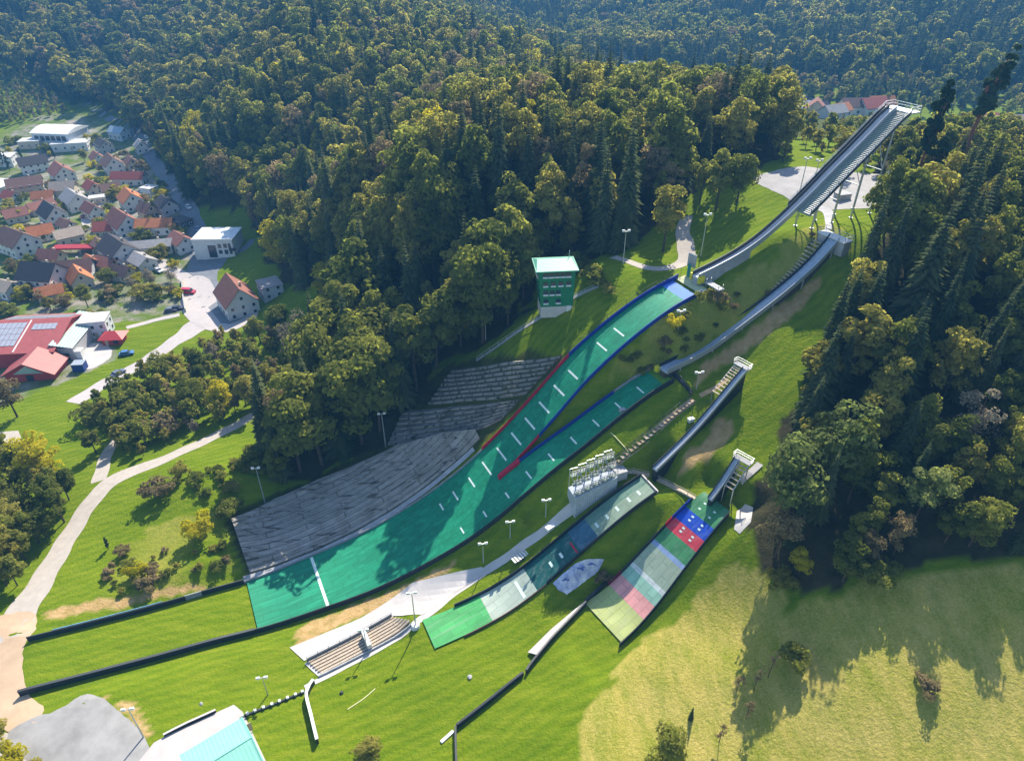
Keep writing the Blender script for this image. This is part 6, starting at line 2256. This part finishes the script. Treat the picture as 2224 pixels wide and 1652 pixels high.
HS = [
    (79, 372, 15, 10, 5.2, 3.4, (20, -4), "white", "dark", "white house with a dark roof left of the pink-brown roof"),
    (140, 392, 15, 11, 5, 4.0, (26, 20), "white", "rust", "house with a long pinkish-brown roof in the town's upper middle"),
    (62, 418, 17, 10, 4.6, 3.4, (26, -5), "cream", "brown", "wide brown-roofed house near the left frame edge"),
    (250, 374, 13, 10, 5.4, 4.0, (18, 18), "white", "brown", "white gabled house with a dark brown roof near the upper street"),
    (145, 425, 12, 9, 4.2, 3.2, (24, -4), "cream", "beige", "house with a pale beige roof below the pinkish-brown one"),
    (168, 450, 15, 10, 4.4, 3.6, (22, 16), "white", "grey", "house with a broad grey roof in the middle of town"),
    (285, 400, 18, 7, 4, 2.6, (26, -3), "white", "red", "long house with a bright red roof beside the street"),
    (328, 425, 7, 6, 4.4, 1, (10, 0), "blue", "pale", "small pale-blue flat house between red roof and street"),
    (290, 452, 13, 10, 5, 3.8, (18, 14), "white", "orange", "white house with an orange-lit roof below the long red one"),
    (366, 460, 11, 8, 4, 2.8, (14, 12), "grey", "dark", "dark-roofed house close to the street's bend"),
    (122, 484, 14, 10, 5, 4.2, (22, 14), "white", "dark", "white gable house with a dark roof by the meadow at the left"),
    (95, 462, 12, 7, 3.4, 2.4, (22, -6), "grey", "rust", "low house with a dull red roof beside the left meadow"),
    (275, 505, 16, 11, 5.2, 4.6, (24, 16), "white", "rust", "large white gable house with a red-brown roof at the town's centre"),
    (343, 505, 16, 8, 4, 2.4, (26, -4), "white", "orange", "long low orange-roofed annex right of the large white gable house"),
    (155, 525, 11, 8, 3.6, 2.4, (20, -5), "cream", "beige", "low beige-roofed house left of the red carport"),
    (48, 545, 16, 12, 5.2, 4.4, (28, 12), "white", "brown", "white house with a brown roof lit beige on one side, at the left edge"),
    (265, 565, 17, 12, 5.2, 4.4, (22, 16), "white", "dark", "white gable house with a dark roof above the grey hall roof"),
    (335, 548, 17, 7, 3.6, 1.8, (26, -3), "white", "grey", "long house with a pale grey roof beside the dark garage"),
    (105, 625, 15, 12, 6, 4.6, (26, 2), "white", "dark", "tall white house with a long dark roof in the lower left of town"),
    (165, 605, 16, 9, 4.4, 3.4, (26, -3), "grey", "brown", "brown-roofed house adjoining the tall white one"),
    (180, 622, 10, 8, 4, 3.6, (12, 16), "cream", "orange", "small house with an orange roof behind the dark round tree"),
    (115, 648, 9, 6, 3, 2.2, (18, -4), "cream", "orange", "low orange-roofed shed behind the olive garden tree"),
    (235, 585, 11, 7, 3.2, 2.2, (18, 3), "ochre", "rust", "brown shed with a reddish roof below the white gable house"),
    (312, 580, 12, 8, 3.4, 2.2, (18, 10), "white", "grey", "low grey-roofed house behind the grey leafless trees"),
    (262, 300, 12, 8, 4.4, 2.6, (16, 3), "blue", "blue", "pale-blue-roofed house at the end of town by the street"),
    (230, 330, 12, 9, 4.6, 3.0, (18, 8), "grey", "dark", "dark house beyond the white gable house by the upper street"),
    (310, 330, 9, 7, 4, 2.6, (10, 14), "white", "grey", "last small grey-roofed house beside the upper street"),
    (395, 492, 9, 7, 3.2, .5, (12, 3), "dark", "dark", "black flat garage box beside the street opposite the modern white house"),
    (398, 540, 11, 8, 4, 2.6, (14, 10), "white", "rust", "rust-roofed white house beside the street's lower part"),
    (8, 355, 15, 12, 4.5, .5, (20, 0), "white", "pale", "flat white building cut by the left frame edge"),
    (3, 415, 16, 16, 4, .5, (20, 0), "white", "pale", "lower flat white building cut by the left frame edge"),
    (158, 322, 22, 11, 4, .5, (24, -1), "white", "pale", "flat white annex in front of the white hall"),
    (72, 318, 13, 10, 4, .5, (24, -1), "cream", "pale", "low pale flat building left of the white hall"),
    (590, 640, 9, 8, 4.8, .5, (14, 12), "blue", "grey", "pale bluish flat annex right of the red-roofed house"),
    (216, 724, 9, 7.5, 6.0, .5, (20, -2), "blue", "pale", "two-storey pale grey-blue house behind the red kiosk"),
    (150, 500, 9, 6, 3, 2, (16, 6), "white", "brown", "small brown-roofed outbuilding in the middle of town"),
    (215, 440, 8, 5, 3, .5, (16, -2), "cream", "pale", "low pale garage by the town's inner lane"),
    (225, 545, 9, 6, 3, 1.8, (14, 9), "white", "brown", "little brown-roofed outhouse right of the red carport"),
    (20, 640, 10, 8, 3.6, 2.4, (18, 4), "white", "beige", "beige-roofed house low at the left frame edge"),
]
HS += [
    (205, 420, 9, 7, 3.6, 2.8, (14, 8), "cream", "red", "small red-roofed house between pinkish-brown and long red roofs"),
    (245, 425, 9, 7, 3.6, 2.8, (16, -3), "white", "brown", "small brown-roofed house just left of the orange-lit roof"),
    (100, 440, 10, 7, 3.4, 2.6, (18, -3), "cream", "orange", "low orange-roofed house under the wide brown-roofed one"),
    (205, 470, 11, 7, 3.6, 2.8, (16, 8), "white", "rust", "rust-roofed house by the white car in the inner lane"),
    (325, 470, 9, 7, 3.6, 2.8, (16, 6), "cream", "brown", "brown-roofed house left of the dark-roofed one at the street's bend"),
    (235, 510, 9, 7, 3.4, 2.6, (14, -2), "cream", "red", "small red-roofed outhouse left of the large white gable house"),
    (95, 520, 10, 7, 3.6, 2.8, (18, -3), "white", "orange", "orange-roofed house right of the white house at the left edge"),
    (118, 572, 10, 7, 3.4, 2.6, (18, 2), "cream", "rust", "low rust-roofed house between the red carport and the tall white house"),
    (205, 585, 8, 6, 3.2, 2.4, (12, 8), "white", "orange", "tiny orange-roofed shed left of the brown shed"),
    (270, 605, 9, 6, 3.2, 2.4, (16, 3), "cream", "brown", "low brown-roofed shed above the wide leafless trees"),
    (40, 480, 10, 7, 3.4, 2.6, (18, -3), "cream", "rust", "rust-roofed house alone beside the left meadow"),
    (30, 440, 9, 7, 3.4, 2.6, (16, 4), "white", "red", "red-roofed house near the left frame edge above the meadow"),
    (215, 355, 9, 7, 3.6, 2.8, (12, 8), "white", "rust", "small rust-roofed house beside the upper olive tree"),
    (290, 365, 9, 7, 3.6, 2.6, (12, 12), "cream", "brown", "brown-roofed house above the long red roof by the street")]
for h_ in HS:
    fl_ = h_[5] <= .5 or "flat" in h_[9]
    house(h_[0], h_[1], h_[2] * .92, h_[3] * .92, h_[4], h_[5], h_[6], h_[7], h_[8], h_[9], flat=fl_, nw=3 if h_[2] < 14 else 4)
house(520, 672, 15, 11, 5.6, 5.6, (53, 53), "white", "rust", "big white house with a steep red-brown roof beside the forecourt", nw=4)
# red carport
cpb = P(166, 548)
cp = thing("carport", cpb, "long dark-red carport roof among the houses", "carport", None, .05)
lb(cp, "roof", [((0, 0, 2.6), (17, 4.4, .3))], mat("carport_red", (.30, .02, .03), .6, .2, 1))
for x in (-8, -2.7, 2.7, 8):
    for y in (-1.9, 1.9):
        lb(cp, "post", [((x, y, .7), (.2, .2, 3.5))], M["white"])
lb(cp, "fascia", [((0, -2.3, 2.35), (17.1, .16, .5))], mat("carport_fascia", (.34, .03, .05), .6))

# modern white house opposite
mhp = P(480, 545)
mh = thing("modern_house", mhp, "modern white cube house with dark tall windows across the street from the town", "house", None, .02)
lb(mh, "wall", [((0, 0, 3.2), (16, 13, 8.4))], WALLM["white"])
lb(mh, "roof", [((0, 0, 7.55), (16.6, 13.6, .3))], mat("membrane_roof", (.66, .70, .72), .6, .15, .5))
lb(mh, "parapet", [((0, -6.7, 7.85), (16.6, .25, .3))], M["white"])
for i, (x, w_, z, h2) in enumerate([(-.6, 3.0, 2.6, 5.0), (2.6, 1.2, 4.9, 1.5), (4.9, 1.2, 5.0, 1.6), (6.6, .9, 5.0, 1.8), (2.6, 1.2, 2.4, 1.4), (4.9, 1.2, 2.4, 1.6), (6.8, .8, 2.4, 1.6)]):
    wf = lb(mh, "window", [((x, -6.54, z), (w_ + .2, .12, h2 + .2))], M["steel_dark"])
    lb(wf, "pane", [((x, -6.6, z), (w_, .12, h2))], M["glass"])
lb(mh, "balcony", [((7.6, -6.9, 3.6), (2.2, 1.6, .9))], M["steel_dark"])

# white hall with curved roof
hlp = P(137, 304)
hl = thing("sports_hall", hlp, "large white hall with a curved bright roof at the far end of town", "hall", None, -.12)
lb(hl, "wall", [((0, 0, 2.5), (24, 20, 8))], WALLM["blue"])
secs = []
for x in (-12.6, 12.6):
    sec = [(x, -10.6 + 21.2 * k / 10, 6.5 + 2.2 * math.sin(math.pi * k / 10)) for k in range(11)]
    secs.append(sec + [(x, 10.6, 6.2), (x, -10.6, 6.2)])
MB().loft(secs).build("roof", mat("hall_roof", (.82, .82, .80), .5, .05, .3), hl, world=False)
for k in range(6):
    wf = lb(hl, "window", [((-9 + 3.6 * k, -10.04, 3.6), (3.0, .14, 3.0))], M["steel"])
    lb(wf, "pane", [((-9 + 3.6 * k, -10.1, 3.6), (2.7, .14, 2.7))], M["glass"])

# red factory with solar panels
fp_ = P(88, 752)
fd = (P(150, 735) - P(20, 745))[:2]
frz = math.atan2(fd[1], fd[0])
fa = thing("factory", fp_, "long red-roofed factory building covered with rows of solar panels", "factory building", None, frz)
FL, FW, FH, FR = 22, 25, 5.2, 3.2
redm = mat("red_sheet", (.33, .085, .08), .5, .12, .5)
mb = MB()
lx, ly = FL / 2, FW / 2
mb.add([(-lx, -ly, -2), (lx, -ly, -2), (lx, ly, -2), (-lx, ly, -2), (-lx, -ly, FH), (lx, -ly, FH), (lx, ly, FH), (-lx, ly, FH), (-lx, 3, FH + FR), (lx, 3, FH + FR)],
       [(3, 2, 1, 0), (0, 1, 5, 4), (2, 3, 7, 6), (1, 2, 6, 9, 5), (3, 0, 4, 8, 7)])
mb.build("wall", WALLM["red"], fa, world=False)


def fz(y):
    return FH + FR * (1 - ((3 - y) / (ly + 3) if y < 3 else (y - 3) / (ly - 3))) + .12


mb = MB()
for y0_, y1_ in ((-ly - .6, 3), (3, ly + .6)):
    t_ = [(-lx - .6, y0_, fz(y0_)), (lx + .6, y0_, fz(y0_)), (lx + .6, y1_, fz(y1_)), (-lx - .6, y1_, fz(y1_))]
    mb.add(t_ + [(a, b, c - .2) for a, b, c in t_], [(0, 1, 2, 3), (7, 6, 5, 4), (0, 4, 5, 1), (1, 5, 6, 2), (2, 6, 7, 3), (3, 7, 4, 0)])
rf = mb.build("roof", redm, fa, world=False)
pm = mat("solar_glass", (.33, .35, .41), .2, .2, 2, spec=.6)


def panel(x0, x1, y0_, y1_):
    z0, z1 = fz(y0_) + .14, fz(y1_) + .14
    mb = MB()
    t_ = [(x0, y0_, z0), (x1, y0_, z0), (x1, y1_, z1), (x0, y1_, z1)]
    mb.add(t_ + [(a, b, c - .08) for a, b, c in t_], [(0, 1, 2, 3), (7, 6, 5, 4), (0, 4, 5, 1), (1, 5, 6, 2), (2, 6, 7, 3), (3, 7, 4, 0)])
    mb.build("solar_panel", pm, rf, world=False)


for k in range(6):
    for j in range(4):
        panel(-lx + .5 + 1.5 * k, -lx + 1.85 + 1.5 * k, -ly + 3 + 2.8 * j, -ly + 5.65 + 2.8 * j)
for k in range(13):
    panel(-lx + .6 + 1.6 * k, -lx + 2.0 + 1.6 * k, 4.2, 7.2)
    panel(-lx + .6 + 1.6 * k, -lx + 2.0 + 1.6 * k, 7.5, 10.5)
for k in range(5):
    panel(.8 + 1.5 * k, 2.15 + 1.5 * k, -2.2, .6)
lb(rf, "roof_seam", [((-.6, -ly / 2 + 1, FH + FR / 2 + .35), (.35, ly + 4, .2))], M["white"]) if False else None
sb = MB()
sb.bar((-.8, -ly, fz(-ly) + .12), (-.8, 2.6, fz(2.6) + .12), .4, .16)
sb.build("roof_strip", M["white"], rf, world=False)
# gabled red front wing
fgp = P(82, 812)
fg = thing("factory_wing", fgp, "red gabled wing with a triangular glazed front below the solar roof", "factory building", None, frz)
mb = MB()
mb.add([(-7, -4, -2), (7, -4, -2), (7, 5, -2), (-7, 5, -2), (-7, -4, 2.6), (7, -4, 2.6), (7, 5, 2.6), (-7, 5, 2.6), (0, -4, 6.2), (0, 5, 6.2)],
       [(3, 2, 1, 0), (0, 1, 5, 8, 4), (2, 3, 7, 9, 6), (1, 2, 6, 5), (3, 0, 4, 7)])
mb.build("wall", WALLM["red"], fg, world=False)
mb = MB()
for sg in (-1, 1):
    t_ = [(sg * 8.0, -5, 2.3), (sg * 8.0, 5.4, 2.3), (0, 5.4, 6.5), (0, -5, 6.5)]
    b_ = [(a, b, c + .25) for a, b, c in t_]
    fs = [(3, 2, 1, 0), (4, 5, 6, 7), (0, 1, 5, 4), (1, 2, 6, 5), (2, 3, 7, 6), (3, 0, 4, 7)]
    mb.add(t_ + b_, fs if sg > 0 else [f[::-1] for f in fs])
mb.build("roof", redm, fg, world=False)
MB().add([(-4.4, -4.08, 2.7), (4.4, -4.08, 2.7), (0, -4.08, 5.4), (-4.4, -4.0, 2.7), (4.4, -4.0, 2.7), (0, -4.0, 5.4)], [(0, 1, 2), (5, 4, 3), (0, 3, 4, 1), (1, 4, 5, 2), (2, 5, 3, 0)]).build("gable_glazing", mat("greenish_glass", (.30, .40, .38), .2, spec=.6), fg, world=False)
lb(fg, "door", [((0, -4.1, .8), (2.0, .2, 2.8))], M["steel_dark"])
# green corrugated lean-to
glp = P(178, 744)
gl = thing("storage_shed", glp, "narrow shed with a pale green corrugated roof along the factory's right side", "shed", None, frz)
mb = MB()
k_ = 14
secs = []
for i in range(k_ + 1):
    x = -3.4 + 6.8 * i / k_
    z = 5.6 - .22 * x + (.12 if i % 2 else 0)
    secs.append([(x, -12, z - .12), (x, 11, z - .12), (x, 11, z), (x, -12, z)])
mb.loft(secs)
mb.build("roof", mat("green_corrugated", (.34, .45, .42), .5, .1, 1), gl, world=False)
lb(gl, "wall", [((0, -.5, 1.6), (6.2, 22, 6.2))], WALLM["grey"])
lb(gl, "door", [((0, -11.54, 1.3), (3, .16, 2.8))], M["steel_dark"])
# kiosk
kp = P(251, 742)
kk = thing("kiosk", kp, "little kiosk with a bright red pyramid roof beside the lawn", "kiosk", None, .1)
lb(kk, "wall", [((0, 0, .6), (6, 4.6, 3.6))], WALLM["red"])
mb = MB()
mb.add([(-4, -3.2, 2.4), (4, -3.2, 2.4), (4, 3.2, 2.4), (-4, 3.2, 2.4), (-1, 0, 4.2), (1, 0, 4.2)], [(0, 1, 5, 4), (2, 3, 4, 5), (1, 2, 5), (3, 0, 4), (3, 2, 1, 0)])
mb.build("roof", mat("kiosk_red", (.48, .055, .06), .5, .1, 1), kk, world=False)
lb(kk, "window", [((1.2, -2.34, 1.2), (1.6, .12, 1.1))], M["glass"])
lb(kk, "door", [((-1.6, -2.34, .9), (1.0, .12, 2.0))], M["wood"])
# blue container with white tank
bcp = P(176, 802)
bc = thing("container", bcp, "dark blue container in the factory yard", "container", None, .1)
lb(bc, "body", [((0, 0, 1.2), (3.4, 3.0, 2.6))], mat("container_blue", (.01, .04, .22), .5))
lb(bc, "lid", [((0, 0, 2.58), (3.5, 3.1, .14))], M["steel"])
wt = thing("white_crate", P(172, 776), "bright white tall crate behind the blue container", "crate", None, .1)
lb(wt, "body", [((0, 0, 1.3), (3.4, 2.4, 3.0))], M["white"])
lb(wt, "lid", [((0, 0, 2.88), (3.6, 2.6, .16))], M["white"])


# cars
def car(px, py, dirpx, col, label, van=False, k=1.0):
    p = P(px, py)
    q = P(px + dirpx[0], py + dirpx[1])
    d = (q - p)[:2]
    o = thing("van" if van else "car", p, label, "van" if van else "car", None, math.atan2(d[1], d[0]))
    o.scale = (k, k, k)
    L, W = (5.2, 2.0) if van else (4.4, 1.8)
    pr = [(-.5, .35), (.5, .35), (.5, .78), (.36, .95), (-.47, .98), (-.5, .8)] if not van else [(-.5, .4), (.5, .4), (.5, 1.0), (.34, 1.2), (-.5, 1.2)]
    MB().loft([[(x * L, y * W, z) for x, z in pr] for y in (.5, -.5)]).build("body", mat("paint_" + label[:6], col, .3, spec=.6), o, world=False)
    cb = [(-.42, .96), (.24, .94), (.10, 1.42), (-.30, 1.44)] if not van else [(-.49, 1.2), (.33, 1.2), (.20, 1.95), (-.48, 2.0)]
    MB().loft([[(x * L, y * W, z) for x, z in cb] for y in (.44, -.44)]).build("windows", M["glass"], o, world=False)
    rt = [(-.31, 1.43), (.10, 1.41), (.09, 1.48), (-.30, 1.5)] if not van else [(-.48, 1.9), (.19, 1.88), (.18, 2.06), (-.47, 2.08)]
    MB().loft([[(x * L, y * W, z) for x, z in rt] for y in (.42, -.42)]).build("roof", bpy.data.materials["paint_" + label[:6]], o, world=False)
    for x in (-.31, .31):
        for y in (-.46, .46):
            MB().tube((x * L, y * W - .1, .33), (x * L, y * W + .1, .33), .33, .33, 12).build("wheel", M["board_dark"], o, world=False)


car(410, 637, (18, 0), (.42, .01, .05), "red van parked beside the forecourt wall", True)
car(258, 813, (28, -14), (.12, .14, .2), "dark grey-blue car driving along the country road")
car(276, 770, (18, -3), (.06, .16, .36), "bright blue car parked on the lawn by the kiosk")
car(385, 672, (16, -2), (.04, .035, .06), "black car parked left of the forecourt")
car(372, 676, (16, -2), (.10, .09, .14), "dark grey car behind the black one near the forecourt")
car(410, 452, (14, 20), (.7, .72, .75), "white car on the street near the modern house")
car(318, 300, (8, 12), (.7, .72, .75), "white car at the far end of the street")
car(430, 500, (6, 20), (.22, .3, .4), "grey-blue car on the street beside the black garage")
car(240, 470, (14, 4), (.65, .65, .66), "white car in the town's inner lane")
car(225, 515, (14, 8), (.5, .5, .52), "silver car parked near the large white gable house")
car(345, 590, (16, 8), (.6, .6, .62), "silver car parked near the grey leafless trees")
car(185, 472, (14, -4), (.5, .2, .12), "rust-coloured car parked at the broad grey roof")
struct("town_lane", ribbon([P(*q)[:2] for q in [(415, 610), (340, 565), (300, 535), (230, 505), (190, 475), (230, 440), (190, 415), (110, 440), (60, 470)]], [5, 5, 5, 5, 6, 6, 5, 5, 4], .07, 2), M["paving"])
# long wooden fence and hedge by the lawn
fpts = [(p[0], p[1], float(hz(p[0], p[1]))) for p in resample([P(228, 662), P(290, 650), P(388, 634)], 2.2)]
fn = thing("garden_fence", fpts[2], "dark wooden garden fence above the long lawn", "fence")
rail_fence(fpts, 1.5, (.5, 1.3), .07, 1).build("posts_and_rails", M["wood"], fn)
hp = [(p[0], p[1], float(hz(p[0], p[1])) - .2) for p in resample([P(300, 668), P(345, 660), P(385, 652)], 1.0)]
# forecourt walls
fw = [(p[0], p[1], float(hz(p[0], p[1])) - .2) for p in resample([P(398, 610), P(398, 640), P(404, 678)], 1.0)]
ww = thing("boundary_wall", fw[1], "cream boundary wall between the red van and the lawn", "wall")
strip(fw, .3, 1.6).build("wall", WALLM["cream"], ww)
strip([(a, b, c + 1.6) for a, b, c in fw], .42, .12).build("cap", M["concrete"], ww)
# garden greenery in the gaps of the town
gr = np.random.default_rng(31)
GARD = [(110, 410), (60, 435), (200, 395), (235, 400), (205, 362), (262, 425), (318, 445), (340, 470), (235, 460), (60, 500), (90, 512), (190, 500), (215, 490), (310, 520), (380, 505),
        (70, 580), (20, 590), (140, 585), (205, 575), (240, 610), (285, 600), (355, 560), (370, 575), (260, 640), (225, 650), (60, 650), (90, 660), (150, 660), (30, 470), (25, 450), (130, 445), (270, 340),
        (300, 362), (210, 310), (185, 300), (40, 310), (100, 330), (20, 335), (345, 400), (355, 430), (325, 490), (250, 535), (200, 535), (110, 560), (15, 520), (240, 560), (300, 640), (340, 645), (375, 640), (215, 690), (10, 680)]
kinds_ = ["shrub", "olive_shrub", "brown_shrub", "shrub", "yellow_shrub"]
GARD += [(px + 14, py + 9) for px, py in GARD[::2]] + [(px - 12, py + 7) for px, py in GARD[1::2]]
for i, (px, py) in enumerate(GARD):
    p = P(px + gr.uniform(-4, 4), py + gr.uniform(-4, 4))
    kd = kinds_[int(gr.integers(5))]
    plant(kd, p, gr.uniform(2.6, 6.0), {"shrub": "green", "olive_shrub": "olive", "brown_shrub": "brown", "yellow_shrub": "yellowish"}[kd] + " garden bush between the houses of the town",
          {"shrub": "green", "olive_shrub": "olive", "brown_shrub": "brown", "yellow_shrub": "yellowish"}[kd] + " garden bushes in the town", gr.uniform(1.0, 1.5))

# ------------------------------------------------------------------ hamlet in the valley behind the hilltop
def far_house(x, y, L, W, hw, hr, rz, wall, roof, label):
    o = thing("house", (x, y, float(hz(x, y))), label, "house", None, rz)
    lx, ly = L / 2, W / 2
    b = [(-lx, -ly, -2), (lx, -ly, -2), (lx, ly, -2), (-lx, ly, -2), (-lx, -ly, hw), (lx, -ly, hw), (lx, ly, hw), (-lx, ly, hw), (-lx, 0, hw + hr), (lx, 0, hw + hr)]
    MB().add(b, [(3, 2, 1, 0), (0, 1, 5, 4), (2, 3, 7, 6), (1, 2, 6, 9, 5), (3, 0, 4, 8, 7)]).build("wall", WALLM[wall], o, world=False)
    mb = MB()
    for sg in (-1, 1):
        t_ = [(-lx - .6, (ly + .7) * sg, hw - .5), (lx + .6, (ly + .7) * sg, hw - .5), (lx + .6, 0, hw + hr + .05), (-lx - .6, 0, hw + hr + .05)]
        b_ = [(a, c, d + .25) for a, c, d in t_]
        fs = [(3, 2, 1, 0), (4, 5, 6, 7), (0, 1, 5, 4), (1, 2, 6, 5), (2, 3, 7, 6), (3, 0, 4, 7)]
        mb.add(t_ + b_, fs if sg < 0 else [f[::-1] for f in fs])
    mb.build("roof", ROOFM[roof], o, world=False)
    for k in range(3):
        lb(o, "window", [((-lx + L * (k + .5) / 3, -ly - .03, 2), (1.3, .1, 1.4))], M["glass"])


VH = [(1850, 262, 17, 9, 5, 3.5, .05, "white", "brown", "brown-roofed house in the valley left of the large inrun's top"),
      (1885, 262, 15, 10, 5, 4, .3, "white", "red", "pink-roofed house in the valley touching the large inrun's edge"),
      (1760, 285, 10, 9, 5, 4, 1.2, "cream", "rust", "purplish-roofed house in the valley behind the olive trees"),
      (1795, 300, 12, 8, 4, 3, .4, "white", "grey", "grey-roofed house in the valley beside the purplish one"),
      (1775, 250, 9, 7, 4, 3, .2, "dark", "dark", "dark shed on the valley meadow"),
      (1905, 250, 14, 9, 5, 3.5, .1, "white", "orange", "white house in the valley half hidden by the inrun's top"),
      (2160, 300, 26, 9, 5, 3, .1, "cream", "beige", "beige-roofed house in the valley at the right frame edge"),
      (2200, 318, 16, 9, 5, 3, .3, "white", "rust", "brown-roofed house at the right frame edge behind golden trees"),
      (1815, 272, 11, 8, 4, 3, .5, "white", "orange", "small orange-roofed house in the valley left of the brown-roofed one"),
      (1735, 240, 12, 8, 4, 3, .1, "white", "pale", "small white house at the end of the pale valley road"),
      (2130, 290, 12, 8, 4, 3, .2, "white", "red", "red-roofed house in the valley right of the tallest pine"),
      (1155, 50, 20, 10, 6, 4, .1, "white", "pale", "far white house in the valley gap at the top of the picture"),
      (1178, 62, 14, 8, 5, 3, .1, "cream", "brown", "far brown-roofed house beside the far white one"),
      (1340, 124, 24, 10, 5, 3, -.2, "white", "grey", "far pale-roofed house in the valley above the forest's edge"),
      (1362, 140, 14, 8, 5, 3, .2, "white", "pale", "far small pale house right of the larger far one")]
for px, py, L, W, hw, hr, rz, wa, ro, lab in VH:
    d = ray(px, py)
    z = 16.0
    q = CAM + d * (z - CAM[2]) / d[2]
    q = q if np.hypot(q[0], q[1]) < 900 else CAM + d * 780 / np.hypot(d[0], d[1])
    far_house(q[0], q[1], L, W, hw, hr, rz, wa, ro, lab)
# ------------------------------------------------------------------ light and air
SAZ, SEL = math.radians(17), math.radians(43)
w = bpy.data.worlds.new("World")
scene.world = w
w.use_nodes = True
nt = w.node_tree
sky = nt.nodes.new("ShaderNodeTexSky")
sky.sky_type = "NISHITA"
sky.sun_disc = False
sky.sun_elevation = SEL
sky.sun_rotation = SAZ
sky.air_density = 1.0
sky.dust_density = .6
nt.links.new(sky.outputs[0], nt.nodes["Background"].inputs[0])
nt.nodes["Background"].inputs[1].default_value = .125
sl = bpy.data.lights.new("sun", "SUN")
sl.energy = 5.0
sl.angle = math.radians(.5)
sl.color = (1.0, .91, .76)
sun = bpy.data.objects.new("sun", sl)
sd = Vector((math.sin(SAZ) * math.cos(SEL), math.cos(SAZ) * math.cos(SEL), math.sin(SEL)))
sun.rotation_euler = (-sd).to_track_quat("-Z", "Y").to_euler()
COL.objects.link(sun)

hm = bpy.data.materials.new("haze_air")
hm.use_nodes = True
hn = hm.node_tree
hn.nodes.remove(hn.nodes["Principled BSDF"])
pv = hn.nodes.new("ShaderNodeVolumePrincipled")
pv.inputs["Color"].default_value = (.085, .29, .60, 1)
pv.inputs["Density"].default_value = HAZE
pv.inputs["Anisotropy"].default_value = .15
hn.links.new(pv.outputs[0], hn.nodes["Material Output"].inputs["Volume"])
if HAZE > 0:
    zl, zh = float(GZ.min()) - 1.0, max(float(GZ.max()) + 35, 130.0)
    hb = MB().box((0, 1100, (zl + zh) / 2), (3380, 2980, zh - zl))
    ho = hb.build("haze", hm, kind="stuff")

vs = scene.view_settings
vs.view_transform = "Standard"
vs.look = "None"
vs.gamma = 1
vs.exposure = EXPO
scene.cycles.use_denoising = True
scene.cycles.max_bounces = 5
scene.cycles.diffuse_bounces = 3
scene.cycles.transmission_bounces = 3
scene.cycles.volume_bounces = 0
